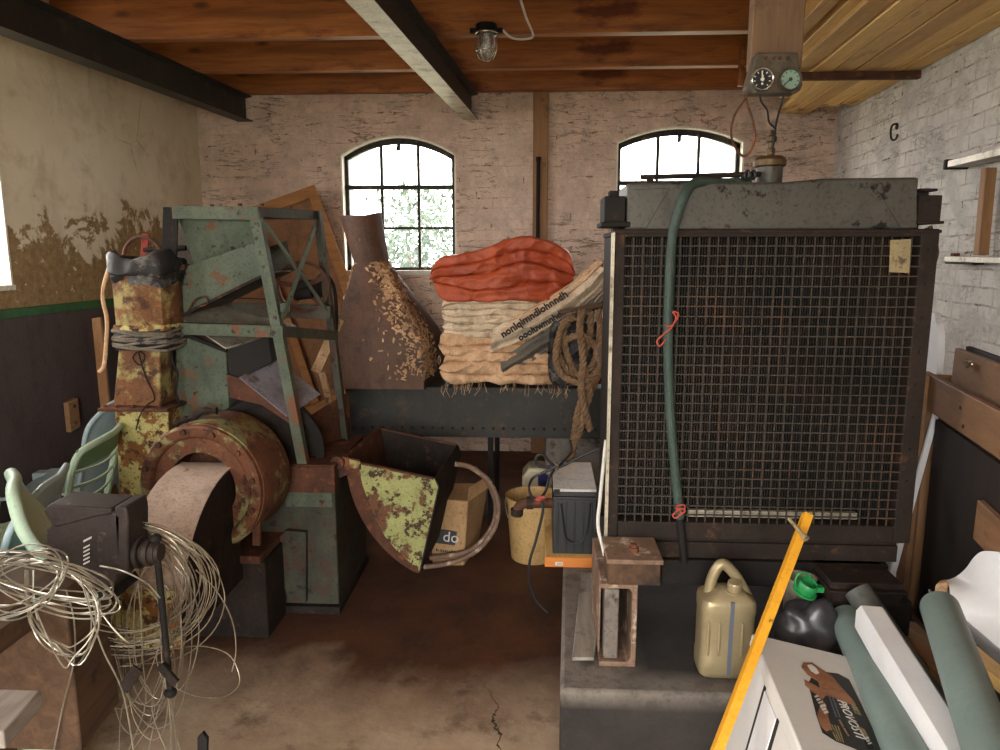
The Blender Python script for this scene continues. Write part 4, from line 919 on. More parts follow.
# cloth wrapping with ties
m = MB(); prof = []
for k in range(9): prof.append((ra*(1.0+.09*sin(pi*k/8)+random.uniform(-.02,.03)), zU-.012+(zc0-zU+.02)*k/8))
m.lathe([(ra*.9,prof[0][1])]+prof+[(ra*.9,prof[-1][1])], cu, (0,0,1), 44, cap0=False, cap1=False)
m.v = [rsq(v)+V((nz(v,28)*.012, nz(v,28,5)*.012, nz(v,18,9)*.006)) for v in m.v]; wrp = m.build('cloth_wrap', M['rubber'], root)
for k in range(9):
    z_ = zU-.004+(zc0-zU-.0)*(k+.5)/9; m = MB(); m.tube([cu+V((cos(a)*ra*(1.09+.02*sin(5*a+k)), sin(a)*ra*(1.09+.02*sin(4*a+k)), z_+.012*sin(2*a+k*1.7))) for a in [2*pi*j/40 for j in range(40)]], .0055, 6, closed=True)
    m.v = [rsq(v) for v in m.v]; m.build('wrap_cord', M['cordgrey'], wrp)
m = MB(); m.lathe([(ra*1.04,zc0-.003),(ra*1.06,zc0+.008),(ra*1.04,zc0+.02)], cu, (0,0,1), 40, cap0=False, cap1=False); m.v = [rsq(v) for v in m.v]; m.build('strap_band', M['yellowrust'], root)
m = MB(); zr0 = P(140,282,YD).z; zr1 = P(140,258,YD).z
m.lathe([(ra*1.0,zr0-.02),(ra*1.05,zr0),(ra*1.07,zr0+.025),(ra*1.02,zr0+.03),(ra*1.1,zr0+.045),(ra*1.08,zr1),(ra*.98,zr1+.012),(ra*.86,zr1),(ra*.82,zr0)], cu, (0,0,1), 44, cap0=False, cap1=False)
m.v = [rsq(v)+V((nz(v,17)*.022, nz(v,17,5)*.022, nz(v,11,9)*.03+nz(v,30,2)*.008)) for v in m.v]; m.build('rubber_collar', M['rubber'], root)
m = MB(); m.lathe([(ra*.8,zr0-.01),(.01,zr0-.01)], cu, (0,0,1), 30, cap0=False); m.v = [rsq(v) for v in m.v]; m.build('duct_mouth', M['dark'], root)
m = MB(); pts = [(137,352),(133,358),(140,365),(145,356),(139,352),(142,365),(147,380),(153,392),(154,400),(148,404),(143,410),(139,418),(136,430)]; m.tube(spline([P(x,y,YD-.012-(.04 if y > 400 else 0)) for x, y in pts], 6), .0028, 6); m.build('loose_wire', M['iron'], root)
m = MB(); m.tube(spline([P(x,y,YD+.02) for x, y in ((109,268),(104,285),(103,300),(107,320),(106,345),(104,365),(99,372))],5), .008, 7); m.build('hanging_strap', M['sackpink'], root)
m = MB(); m.tube(spline([P(x,y,YD+.05) for x, y in ((170,345),(173,362),(178,375),(176,392),(180,404))],5), .005, 6); m.build('side_wire', M['iron'], root)
m = MB(); pts = [P(x,y,YD-.08) for x, y in ((174,424),(184,420),(193,417),(205,411),(217,411))]
m.tube(spline(pts,6), [.012+.004*math.sin(k*1.1) for k in range(25)], 8); m.build('knotted_rope', M['darkrust'], root)
# handwheel behind the duct
q = P(143,258,3.15)
root = thing('hand_wheel', 'thin rusty handwheel on a red upright behind the duct', 'handwheel', V((q.x,3.15,0)))
m = MB(); m.ring(q, .09, .008, (.1,1,0), 36, 8); m.build('rim', M['rust'], root)
m = MB(); m.bar(P(146,234,3.17), P(141,300,3.17), .03, .012, (0,1,0)); m.bar((P(141,300,3.17).x,3.17,0), P(141,300,3.17), .03, .03, (0,1,0)); m.build('red_upright', mat('red_painted_iron', (158,58,44), (128,46,36), 6, ((12,.62,.05,(92,52,38)),)), root, .002)
m = MB(); m.cyl(P(144,250,3.16), P(162,249,3.16), .01, 8); m.cyl(P(160,249,3.16), P(186,248,3.16), .012, 8); m.build('axle', M['darkrust'], root)
# strip leaning at the dado
m = MB(); m.bar(P(97,318,3.9), PZ(118,560,.0) if False else V((P(110,440,3.6).x,3.6,.0)), .05, .02, (0,1,0)); tag(m.build('wooden_strip', M['wood'], None, .002), 'narrow wooden strip leaning on the dark board behind the duct', 'strip')
dd = ray(66,414); yy = lw/(dd.x/dd.y-SK); q = P(66,414,yy)+V((.02,0,0))
root = thing('wood_block', 'small wooden block screwed to the dark wall board', 'block', q)
m = MB(); m.hexa([q+V(p) for p in ((0,-.045,-.095),(.03,-.045,-.095),(.03,.045,-.085),(0,.045,-.085),(0,-.045,.075),(.03,-.045,.075),(.03,.045,.085),(0,.045,.085))]); m.build('block', M['woody'], root, .003)
for z in (-.05,.045):
    m = MB(); m.lathe([(.010,.03),(.010,.036)], q+V((0,.0,z)), (1,0,0), 10); m.build('screw', M['chrome'], root)

# ------------------------------------------------------------------ scoop hopper
YS = 3.05
root = thing('tipping_scoop', 'quarter-round steel scoop with yellow-green peeling side, hinged beside the mill', 'scoop', P(400,560,YS))
A, B, C = P(346,459,YS), P(434,478,YS), P(419,572,YS)
curve = [P(x,y,YS) for x, y in ((413,570),(398,560),(382,545),(368,527),(357,506),(350,484))]
side = [A, B, P(438,487,YS), C]+curve
DP = V((SK*.55,.55,0))
m = MB(); m.prism(side, (0,.006,0)); m.build('front_plate', M['scoop'], root)
ins = [C+(A+B-C*2).normalized()*.03]+[p+(P(405,490,YS)-p).normalized()*.055*min(1,.45+k*.14) for k, p in enumerate(curve)]+[A+V((.05,0,-.012))]
outc = [C]+curve+[A]
m = MB()
for k in range(len(outc)-1): m.prism([outc[k], outc[k+1], ins[k+1], ins[k]], (0,-.003,0))
m.build('curved_rim', M['rust'], root)['label'] = 'bare rusty rim along the curved edge'
m = MB(); m.prism([p+DP for p in side], (0,.006,0)); m.build('back_plate', M['darkrust'], root)
arc = [C]+curve+[A]
sm = spline(arc, 4)
m = MB(); m.sheet([[p, p+DP] for p in sm], .006); m.build('curved_bottom', M['rust'], root, 0, 60)
m = MB(); m.sheet([[p, p+DP] for p in [B, P(438,487,YS), C]], .006); m.build('end_plate', M['darkrust'], root)
m = MB(); m.bar(A+V((-.01,-.006,0)), B+V((0,-.006,0)), .02, .008, (0,0,1)); m.tube([A+V((-.01,0,.004)), A+DP+V((-.01,0,.004))], .008, 8); m.bar(A+DP, B+DP, .014, .008); m.build('rim_bar', M['rust'], root, .001)
m = MB(); hp = P(338,462,YS-.02); m.lathe([(.03,-.02),(.03,.04)], hp, (0,1,0), 18); m.prism([P(338,456,YS-.02),P(360,460,YS-.02),P(360,470,YS-.02),P(340,478,YS-.02),P(332,474,YS-.02)], (0,.014,0)); m.build('hinge_lug', M['rust'], root, .002)
m = MB(); m.prism([P(349,459,YS-.03),P(361,462,YS-.03),P(357,469,YS-.03),P(350,468,YS-.03)], (0,.006,0)); m.build('hinge_plate', M['orangerust'], root, .001)['label'] = 'orange-red hinge plate'
m = MB(); m.lathe([(.012,-.01),(.014,.0),(.014,.09),(.012,.1)], P(334,474,YS)+V((0,.0,-.09)), (0,0,1), 12); m.build('hinge_pin', M['rust'], root)

# ------------------------------------------------------------------ carton with hose
YX = PZ(455,566,0).y
root = thing('paper_carton', 'brown carton with a dark printed "do" panel on the floor behind the scoop', 'carton', P(455,566,YX))
a, b = P(432,566,YX), P(484,566,YX); zt = P(460,500,YX).z
xr2 = P(468,560,YX).x
m = MB(); f = lambda x, y, d=0: P(x,y,YX)+V((0,d,0))
m.hexa([V((a.x,YX,0)),V((xr2-.02,YX,0)),V((xr2+.03,YX+.26,0)),V((a.x,YX+.26,0)),V((a.x,YX+.01,zt)),V((xr2-.0,YX+.01,zt-.01)),V((P(489,498,YX+.22).x,YX+.22,zt+.02)),V((a.x,YX+.26,zt))]); m.build('carton_body', M['cardboard'], root, .008)
m = MB(); m.prism([f(447,530,-.006),f(457,532,-.006),f(455,545,-.006),f(432,542,-.006),f(432,529,-.006)], (0,.004,0)); pn = m.build('printed_panel', M['printdark'], root)
m = MB(); m.sheet([[V((xr2,YX+.01,zt-.012)),V((P(489,496,YX+.2).x,YX+.2,zt+.0))],[V((xr2+.005,YX+.05,zt+.05)),V((P(487,480,YX+.2).x,YX+.24,zt+.05))]], .003); m.build('open_flap', M['cardboard'], root)
def text(body, name, mt, parent, o, xdir, ydir, size, depth=.0006, shear=0, align='LEFT', bold=0):
    cu = bpy.data.curves.new(name, 'FONT'); cu.body = body; cu.size = size; cu.extrude = depth; cu.align_x = align; cu.shear = shear; cu.offset = bold; cu.resolution_u = 3
    tmp = bpy.data.objects.new(name+'_t', cu); dg = bpy.context.evaluated_depsgraph_get(); COL.objects.link(tmp); bpy.context.view_layer.update()
    me = bpy.data.meshes.new_from_object(tmp.evaluated_get(bpy.context.evaluated_depsgraph_get())); bpy.data.objects.remove(tmp); bpy.data.curves.remove(cu)
    X = V(xdir).normalized(); Yv = V(ydir); Yv = (Yv-X*Yv.dot(X)).normalized(); Z = X.cross(Yv)
    MM = Matrix((X, Yv, Z)).transposed().to_4x4(); MM.translation = V(o)
    org = V((0,0,0)); q = parent
    while q is not None: org = org+q.location; q = q.parent
    MM.translation = V(o)-org; me.transform(MM); me.materials.clear(); me.materials.append(mt)
    ob = bpy.data.objects.new(name, me); COL.objects.link(ob); ob.parent = parent; return ob
px_ = (P(456,545,YX)-P(446,545,YX)).length/10
text('do', 'lettering', M['print'], pn, f(442.5,540.5,-.008), (1,0,-.10), (-.04,0,1), .077)
def dashes(name, mt, parent, o, xdir, ydir, nrm, length, h, n, seed=0):   # a line of print too small to read
    r = random.Random(seed); m = MB(); X, Yv, N_ = V(xdir).normalized(), V(ydir).normalized(), V(nrm).normalized(); s = 0.0
    for k in range(n):
        w = length/n*r.uniform(.45,.8); hh = h*r.uniform(.7,1.15); p = V(o)+X*(length*k/n); m.prism([p, p+X*w, p+X*w+Yv*hh, p+Yv*hh], N_*.0005)
    return m.build(name, mt, parent)
dashes('small_print', M['printdark'], root, f(436,551,-.003), (1,0,-.10), (0,0,1), (0,-1,0), .10, .013, 9, 2)
for k, (pts, lb) in enumerate((([(430,558),(447,556),(462,553),(475,547),(486,536),(494,522),(496,505),(491,488),(484,477),(474,468)], 'thick grey-brown hose curving over the carton, upper loop'), ([(424,567),(445,564),(462,559),(480,548),(493,531),(498,515),(497,498),(488,480),(478,472),(468,466),(455,464)], 'grey-brown hose curving round the carton, lower loop'))):
    m = MB(); m.tube(spline([P(x,y,YX-.03-.02*k) for x, y in pts], 6), .0125, 10); tag(m.build('loose_hose', M['cast']), lb, 'hose')

# ------------------------------------------------------------------ dark trough, cone, sacks, rope
YT = 3.95
root = thing('steel_trough', 'long dark riveted steel trough under the sacks', 'trough', P(470,437,YT))
zt, z0 = P(470,388,YT).z, P(470,437,YT).z; a, b = P(346,400,YT), P(612,400,YT)
m = MB(); m.box((a.x,YT,z0),(b.x,YT+.012,zt)); m.box((a.x,YT+.75,z0),(b.x,YT+.762,zt)); m.box((a.x,YT,z0),(b.x,YT+.75,z0+.01)); m.box((a.x,YT,z0),(a.x+.01,YT+.75,zt)); m.box((b.x-.01,YT,z0),(b.x,YT+.75,zt)); m.build('trough_shell', M['trough'], root, .002)
for k in range(26):
    m = MB(); m.lathe([(.008,0),(.008,-.005),(.005,-.008)], V((a.x+.03+(b.x-a.x-.06)*k/25,YT,z0+.05)), (0,1,0), 8); m.build('rivet', M['darkrust'], root)
m = MB(); m.box((a.x,YT-.006,zt-.02),(b.x,YT+.004,zt+.002)); m.box((a.x,YT-.004,z0-.0),(b.x,YT,z0+.012)); m.build('rim_strip', M['trough'], root, .001)
for x, y in ((P(490,440,YT).x,YT+.05),(a.x+.05,YT+.05),(P(490,440,YT).x,YT+.7),(a.x+.05,YT+.7),(b.x-.06,YT+.7)):
    m = MB(); m.bar((x,y,0),(x,y,z0), .03, .03, (0,1,0)); m.build('leg', M['iron'], root, .002)
m = MB(); m.box((a.x,YT+.0,zt-.01),(b.x,YT+.75,zt+.004)); m.build('trough_cover', M['trough'], root, .001)
# masonry lump under its right end
m = MB(); q = P(580,500,YT+.1); m.box((P(545,500,YT+.1).x,YT+.1,0),(P(612,500,YT+.1).x,YT+.55,z0-.002)); tag(m.build('masonry_pier', M['concrete'], None, .02), 'stained masonry pier under the right end of the dark trough', 'pier')
# cone: round spigot to rectangular skirt, peeling paint
YK = 3.86
root = thing('sheet_metal_cone', 'brown sheet-metal cone with a round spigot and peeling paint, on the trough', 'hopper cone', P(390,400,YK))
sc_ = P(372,262,YK+.22); st_ = P(361,216,YK+.2); rad = (P(383,240,YK+.2).x-P(343,240,YK+.2).x)/2
m = MB(); m.tube([sc_+V((.0,0,-.03)), sc_+V((0,0,.0)), st_+V((0,0,-.004)), st_], [rad*.82, rad*.86, rad, rad*.97], 32, caps=False); m.tube([st_, st_*.5+sc_*.5], [rad*.95, rad*.85], 32, caps=False); m.build('spigot', M['conebrown'], root)
zk = P(390,397,YK).z
rect = [P(332,400,YK), P(424,397,YK-.0), P(445,388,YK+.5), P(355,388,YK+.5)]
for p in rect: p.z = zt+.006
def rp(t):    # point on the skirt rectangle, t in 0..1 from front-left
    t = (t % 1)*4; k = int(t); f = t-k; return rect[k].lerp(rect[(k+1) % 4], f)
N = 48; rows = 12; gg = []
for i in range(rows+1):
    f = i/rows; row = []
    for k in range(N+1):
        t = k/N; an = -3*pi/4+2*pi*t; top = sc_+V((cos(an)*rad*.84, sin(an)*rad*.84, 0)); bot = rp(t)
        e = min(1, f/.64)**.92; p = top.lerp(bot, e); 
        p.z = top.z+(bot.z-top.z)*f
        row.append(p)
    gg.append(row)
m = MB(); m.sheet(gg); cone = m.build('cone_skirt', M['conebrown'], root, 0, 50)
# flakes of paint standing off the right and back-left faces
m = MB(); rnd = random.Random(3)
def gp(f, t):
    i = min(int(f*rows), rows-1); k = min(int(t*N), N-1); ff, tt = f*rows-i, t*N-k
    return gg[i][k].lerp(gg[i][k+1], tt).lerp(gg[i+1][k].lerp(gg[i+1][k+1], tt), ff)
for _ in range(1300):
    f = rnd.uniform(0,.92); c0 = .175+.06*f; t = rnd.gauss(c0+.06, .055) if rnd.random() < .8 else rnd.gauss(.97-.06*rnd.random(), .015)
    if not (.10 < t < .40 or .88 < t < .995): continue
    p = gp(f, t); q1 = gp(min(f+.03,1), t)-p; q2 = gp(f, t+.012)-p; nn = q1.cross(q2)
    if nn.length < 1e-9: continue
    nn.normalize(); cen = gg[6][0].lerp(gg[6][N//2], .5)
    if nn.dot(p-cen) < 0: nn = -nn
    q1 = q1.normalized(); q2 = q2.normalized(); w_ = rnd.uniform(0,6.28); q1, q2 = q1*cos(w_)+q2*sin(w_), q2*cos(w_)-q1*sin(w_); s1 = rnd.uniform(.004,.018); s2 = rnd.uniform(.003,.012); l1 = rnd.uniform(.0005,.004); l2 = rnd.uniform(.002,.014)
    A_ = [p-q1*s1+nn*.0015, p+q2*s2-q1*s1*.5+nn*l1, p+q2*s2*.8+q1*s1+nn*l2, p-q2*s2*.6+q1*s1*.8+nn*l1]
    m.add(A_+[v-nn*.001 for v in A_], [(0,1,2,3),(7,6,5,4),(0,4,5,1),(1,5,6,2),(2,6,7,3),(3,7,4,0)])
fl = m.build('peeling_paint', M['flake'], root); fl['kind'] = 'stuff'; fl['label'] = 'pale curled flakes of peeling paint'
# sacks
def folded(name, px0, px1, pyt, pyb, Y, depth, mt, label, cat, group, seed=0, layers=3, droop=.02, amp=.012, skew=0.0, tilt=0.0, peak=0.0, fray=False, lip=.035, pk=.6, ex=3.2, warp=.28):
    """a cloth folded back and forth, seen from its folded edge: layers of rounded lips over a soft body"""
    a, b = P(px0, pyb, Y), P(px1, pyb, Y); zt_, zb_ = P((px0+px1)/2, pyt, Y).z, a.z
    W = b.x-a.x; H = zt_-zb_; NX, NS = 90, 18*layers
    def prof(s, u):       # s 0..1 along the outline from bottom-back, round the front lips, to top-back; u across
        if s < .16: return (depth*(1-s/.16), 0.0)
        if s > .84: return (depth*((s-.84)/.16), 1.0)
        f = (s-.16)/.68; k = f*layers+warp*math.sin(pi*min(1,f*1.0))*nz((u*2.6,seed*3.3,f*1.5)); k = max(0, min(k, layers-1e-6)); fr = k-int(k); ky = int(k)
        ll = max(0, 1-abs(2*fr-1)**ex)**(1/ex)
        return (lip*(1-ll)+.03*nz((u*2.2+ky*5.1,seed,ky*2.7)), f)
    g_ = []
    for i in range(NS+1):
        s = i/NS; row = []
        for j in range(NX+1):
            u = j/NX; y, h = prof(s, u); e = abs(2*u-1); rd = (1-e**5)
            zz = H*(h*(.35+.65*rd)+ (0 if h > .5 else 0))+H*.5*(1-rd)*.65
            zz = H*(.5+(h-.5)*max(.2,(1-e**14)**.5))
            x = a.x+W*(.5+(u-.5)*(1+.07*nz((h*3.1,seed*1.9,.5))))+skew*H*(h-.5)
            q = V((x, Y+y+depth*.12*e**3, zb_+zz+tilt*(u-.5)+peak*H*h*(math.exp(-((u-pk)/.3)**2)-.62)))
            n1 = nz(q,9,seed*3.1); n2 = nz(q,22,seed*1.7+4); n3 = nz((q.x*2.2,q.y*5,q.z*26),1,seed+8)
            rg = (1-abs(nz((q.x*6+q.z*5,q.y*7,q.z*9-q.x*3),1,seed*2.3)))**4; rg2 = (1-abs(nz((q.x*11-q.z*9,q.y*9,q.z*12),1,seed+5)))**5
            q += V((n1*amp*.6, (n1+n2*.6)*amp*.8+n3*amp*.7-rg*amp*1.1-rg2*amp*.6, (n1*.6+n2*.5)*amp+rg*amp*.5-droop*e*e*(1-h)*.6))
            row.append(q)
        g_.append(row)
    m = MB(); m.sheet(g_)
    # close the two ends and the back
    nr = len(g_); base = len(m.v)
    m.f.append(tuple(i*(NX+1) for i in range(nr))); m.f.append(tuple(i*(NX+1)+NX for i in range(nr))[::-1]); m.f.append(tuple(range(NX+1))[::-1]+tuple((nr-1)*(NX+1)+k for k in range(NX+1)))
    if fray:
        r = random.Random(seed)
        for _ in range(50):
            u = r.random(); q = a+V((W*u, r.uniform(-.01,.01), r.uniform(-.005,.03))); q.z = zb_+.012+tilt*(u-.5)-droop*abs(2*u-1)**2*.6; L = r.uniform(.015,.075)
            m.tube([q, q+V((r.uniform(-.01,.01),-.008,-L*.5)), q+V((r.uniform(-.02,.02),-.01,-L))], .0009, 4)
    o = m.build(name, mt, None, 0, 60); return tag(o, label, cat, group)
YQ = 3.84
SG = 'sacks piled on the trough'
folded('folded_sack', 440, 570, 352, 384, YQ-.02, .5, M['sackpink'], 'frayed pinkish jute sack at the bottom of the pile on the trough', 'sack', SG, 1, 3, .03, .013, fray=True)
folded('folded_sack', 437, 562, 334, 356, YQ-.0, .5, M['sackpink'], 'crumpled pinkish sack, second from the bottom of the pile', 'sack', SG, 2, 2, .02, .017, fray=True)
folded('folded_sack', 441, 556, 318, 338, YQ+.0, .5, M['sack'], 'creased pale sack in the middle of the pile', 'sack', SG, 3, 3, .02, .013, ex=4)
folded('folded_sack', 441, 560, 298, 322, YQ+.01, .5, M['sack'], 'grey-white folded sack directly under the orange tarpaulin', 'sack', SG, 4, 4, .02, .012, ex=4)
folded('folded_tarpaulin', 430, 575, 244, 302, YQ-.03, .55, M['tarp'], 'folded orange tarpaulin on top of the pile of sacks', 'tarpaulin', None, 5, 4, .0, .011, peak=.34, lip=.055, pk=.66, ex=5, warp=.75)
# printed sacks fanned out to the right
def strip(name, pts_top, pts_bot, Y, mt, label, seed, th=.02):
    N = 26; tp = spline([P(x,y,Y) for x, y in pts_top], 8); bt = spline([P(x,y,Y) for x, y in pts_bot], 8); g_ = []
    for i in range(len(tp)):
        row = []
        for k in range(11):
            f = k/10; q = tp[i].lerp(bt[i], f); fold = math.sin(f*pi*3.0)*.016; q = q+V((nz(q,16,seed)*.012, fold-.06*math.sin(f*pi)*.5+nz(q,20,seed+3)*.01, nz(q,14,seed+6)*.01)); row.append(q)
        g_.append(row)
    m = MB(); m.sheet(g_, th); o = m.build(name, mt, None, 0, 60); return o, tp, bt
o, tp, bt = strip('printed_sack', [(492,330),(530,312),(560,294),(585,275),(598,262)], [(490,352),(535,335),(565,316),(590,296),(608,276)], YQ-.05, M['sack'], '', 11, .006); tag(o, 'printed white sack fanned out to the right of the pile', 'sack', SG)
# lettering runs along the fold, in bold dark characters
for (s, x, y, dx, dy, sz) in (('nonlqlmndlohnndh', 503, 338, 56, -36, .052), ('oooluwmnhdh', 520, 341, 56, -33, .046)):
    a_ = P(x,y,YQ-.105); b_ = P(x+dx,y+dy,YQ-.105); xd = (b_-a_)
    text(s, 'lettering', M['ink'], o, a_, xd, (0,-.1,1), sz*1.0, .004, 0, 'LEFT', .0016)
o, _, _ = strip('printed_sack', [(500,360),(535,338),(568,318),(592,300),(608,288)], [(504,376),(545,352),(575,330),(596,312),(612,302)], YQ-.03, M['sackgrey'], '', 15, .006); tag(o, 'grey sack edge below the printed sack, over the rope', 'sack', SG)
for k, (tp_, bt_, mt_, lb) in enumerate((([(505,322),(545,300),(575,280),(592,266),(600,259)], [(500,340),(545,316),(578,292),(597,274),(604,264)], 'sackpink', 'pinkish sack end fanned out highest above the printed sack'),
        ([(520,352),(550,334),(578,312),(598,292),(608,281)], [(520,364),(552,344),(581,322),(600,302),(609,290)], 'sack', 'narrow pale sack edge just above the grey sack edge'))):
    o, _, _ = strip('fanned_sack', tp_, bt_, YQ-.02+.02*k, M[mt_], '', 20+k, .006); tag(o, lb, 'sack', SG)
folded('dark_backing', 548, 612, 322, 386, YQ-.10, .4, M['rubber'], 'dark crumpled fill added for the shaded hollow behind the rope hank', 'sack', SG, 9, 2, .0, .02)  # dark shape added to paint in the shaded hollow behind the rope
# rope hank
YRp = 3.52
m = MB()
def rope(pts, r=.0165):
    sp = spline([P(x,y,YRp+d) for x, y, d in pts], 12); n_ = len(sp); dist = 0.0; prev = None; fr_ = []
    for i in range(n_):
        t_ = (sp[min(i+1,n_-1)]-sp[max(i-1,0)]).normalized()
        if prev is None: prev = t_.orthogonal().normalized()
        x_ = (prev-t_*prev.dot(t_)).normalized(); prev = x_; y_ = t_.cross(x_)
        if i: dist += (sp[i]-sp[i-1]).length
        fr_.append((sp[i], x_, y_, dist))
    for s_ in range(3):
        m.tube([p+(x_*cos(2*pi*(s_/3+d_/.085))+y_*sin(2*pi*(s_/3+d_/.085)))*r*.5 for p, x_, y_, d_ in fr_], r*.56, 6)
import itertools
rope([(582,310,0),(580,330,-.03),(583,360,-.05),(581,390,-.05),(586,415,-.04),(590,430,-.02)], .018)
rope([(575,318,.03),(565,322,.0),(558,340,-.01),(556,358,-.01),(560,372,-.01),(570,380,-.02),(583,382,-.02),(596,372,-.01),(604,356,0),(606,340,.0)])
rope([(566,340,.02),(574,336,0),(585,337,-.02),(594,345,-.01),(600,358,0),(598,372,0),(588,385,0),(578,410,0),(575,430,0),(572,445,.02)])
rope([(598,310,.02),(600,330,0),(597,352,0),(590,368,.01),(575,375,.02),(564,366,.02),(558,352,.02),(560,334,.02),(568,322,.03)])
rope([(591,312,.03),(590,335,.02),(584,356,.02)]); rope([(563,320,.03),(566,350,.03),(573,370,.03),(577,378,.03)])
rope([(586,372,.0),(590,392,.0),(584,412,.0),(580,430,.0),(574,446,.02),(570,460,.02)])
m.v = [v+V((nz(v,60)*.002,nz(v,60,3)*.002,0)) for v in m.v]
tag(m.build('rope_hank', M['rope']), 'hank of brown rope hanging beside the radiator', 'rope')
m = MB(); m.bar(P(560,312,YRp+.1), P(612,303,YRp+.1), .02, .02); m.bar(P(608,303,YRp+.1), V((P(608,303,YRp+.1).x,YRp+.1,0)), .03, .03, (0,1,0))
tag(m.build('rope_peg', M['darkwood'], None, .003), 'dark timber post with a peg carrying the rope hank', 'post')
m = MB(); m.bar(P(586,402,YRp+.08), P(606,360,YRp+.02), .04, .015); tag(m.build('wooden_lath', M['woodx'], None, .002), 'short light lath sticking up behind the rope', 'lath')
m = MB(); c = P(606,352,YRp-.08); m.lathe([(.06,-.01),(.065,0),(.06,.01),(.02,.012)], c, (.6,-1,0), 24); tag(m.build('round_lid', M['cast']), 'round tan disc hanging between rope and radiator', 'disc')
# ------------------------------------------------------------------ garden chairs by the left wall
def xf(m, M4): m.v = [M4 @ v for v in m.v]; return m
def garden_chair(label, M4, mt, slots, cat='chair', group='plastic chairs by the left wall', armless=False, rim=.011, backlegs=True):
    root = thing('garden_chair', label, cat, M4 @ V((0,0,0)), group)
    W, SH, TH_ = .25, .42, .84
    m = MB(); gg = []
    for i in range(9):
        y = -.2+.42*i/8; gg.append([V((x*W*.95, y, SH+.02*abs(x)**3-.015*(1-abs(x))+.02*(i > 7)*-1+.012*cos(i*.4))) for x in [-1+2*k/10 for k in range(11)]])
    m.sheet(gg, .012); xf(m, M4).build('seat', mt, root)
    def bk(u, z):   # point on the reclined, curved back
        s = (z-SH)/(TH_-SH); return V((u*W*(.92+.08*s), -.2-.10*s-.05*(1-u*u), z))
    zt_ = lambda u: TH_-.10*max(0, abs(u)-.55)**2/.2
    m = MB()
    if slots:
        path = [bk(-1,SH-.02)]+[bk(-1,z) for z in (SH+.1,SH+.2,SH+.3)]+[bk(-.985,TH_-.05),bk(-.9,TH_-.012),bk(-.75,TH_)]+[bk(u,TH_+.008) for u in (-.4,0,.4)]+[bk(.75,TH_),bk(.9,TH_-.012),bk(.985,TH_-.05)]+[bk(1,z) for z in (SH+.3,SH+.2,SH+.1)]+[bk(1,SH-.02)]
        m.tube(spline(path, 4), .013, 8); xf(m, M4).build('back_frame', mt, root)
        for k in range(6):
            z = SH+.05+.057*k; m = MB(); gg = [[bk(u, z+dz-.02*(1-u*u)) for u in [-.97+1.94*j/12 for j in range(13)]] for dz in (0,.011)]
            m.sheet(gg, .006); xf(m, M4).build('back_slat', mt, root)
        m = MB(); gg = [[bk(u, z) for u in [-.95+1.9*j/12 for j in range(13)]] for z in (TH_-.075,TH_-.03,TH_-.0)]; m.sheet(gg, .006); xf(m, M4).build('top_rail', M['chairdark'], root)
    else:
        gg = [[bk(u, SH-.02+(zt_(u)-SH+.02)*i/8) for u in [-1+2*j/14 for j in range(15)]] for i in range(9)]
        m.sheet(gg, .008); xf(m, M4).build('back_panel', mt, root)
        path = [bk(-1,SH),bk(-1,SH+.2),bk(-1,zt_(1)-.02),bk(-.9,zt_(.9)),bk(-.5,TH_),bk(0,TH_),bk(.5,TH_),bk(.9,zt_(.9)),bk(1,zt_(1)-.02),bk(1,SH+.2),bk(1,SH)]
        m = MB(); m.tube(spline(path,4), rim, 10); xf(m, M4).build('back_rim', mt, root)
    sides = (-1,1)
    for sx in sides:
        for y0, y1 in (((.2,.25),(-.2,-.26)) if backlegs else ((.2,.25),)):
            m = MB(); a = V((sx*W*.95, y0, SH+.0)); b = V((sx*W*1.12, y1, 0)); s = sx
            m.hexa([b+V((-s*.03,-.02,0)), b+V((s*.012,-.02,0)), b+V((s*.012,.02,0)), b+V((-s*.03,.02,0)), a+V((-s*.06,-.035,0)), a+V((s*.012,-.035,0)), a+V((s*.012,.035,0)), a+V((-s*.06,.035,0))])
            xf(m, M4).build('leg', mt, root, .006)
        if armless: continue
        m = MB(); pts = [V((sx*W*1.0,-.24,.66)), V((sx*W*1.12,-.1,.655)), V((sx*W*1.14,.1,.645)), V((sx*W*1.1,.2,.62)), V((sx*W*1.05,.235,.56)), V((sx*W*.97,.21,SH))]
        gg = [[p+V((-sx*.028,0,0)), p+V((-sx*.0,0,.006)), p+V((sx*.03,0,0))] for p in spline(pts,4)]; m.sheet(gg, .012); xf(m, M4).build('armrest', mt, root)
    return root
def chairmat(back_a, back_b, tilt=0, roll=0):
    """stand a chair so that its back's top edge runs from a to b (plan), facing away to the left wall"""
    u = V((back_b.x-back_a.x, back_b.y-back_a.y, 0)).normalized(); fwd = V((-u.y, u.x, 0))
    c = (back_a+back_b)/2; c.z = 0; o = c+fwd*.30
    # local +x = -u so that +y = fwd
    X = u.copy(); Y = fwd; 
    R = Matrix((X, Y, V((0,0,1)))).transposed().to_4x4(); R.translation = o
    return R @ Matrix.Rotation(radians(roll), 4, 'Y') @ Matrix.Rotation(radians(tilt), 4, 'X')
a, b = P(72,452,2.45), P(122,416,2.98)
garden_chair('pale green plastic chair with a slatted back, in front of the yellow duct', chairmat(a, b), M['chairgreen'], True, armless=True)
a, b = P(10,497,1.93), P(66,458,2.42)
garden_chair('pale blue-grey plastic chair with a solid back, between the vise and the wall board', chairmat(a, b), M['chairblue'], False, armless=True)
a = P(90,424,3.15); b = a+V((-.05,.5,0))
garden_chair('pale plastic chair mostly hidden behind the slatted one', chairmat(a, b), M['chairblue'], False, armless=True)
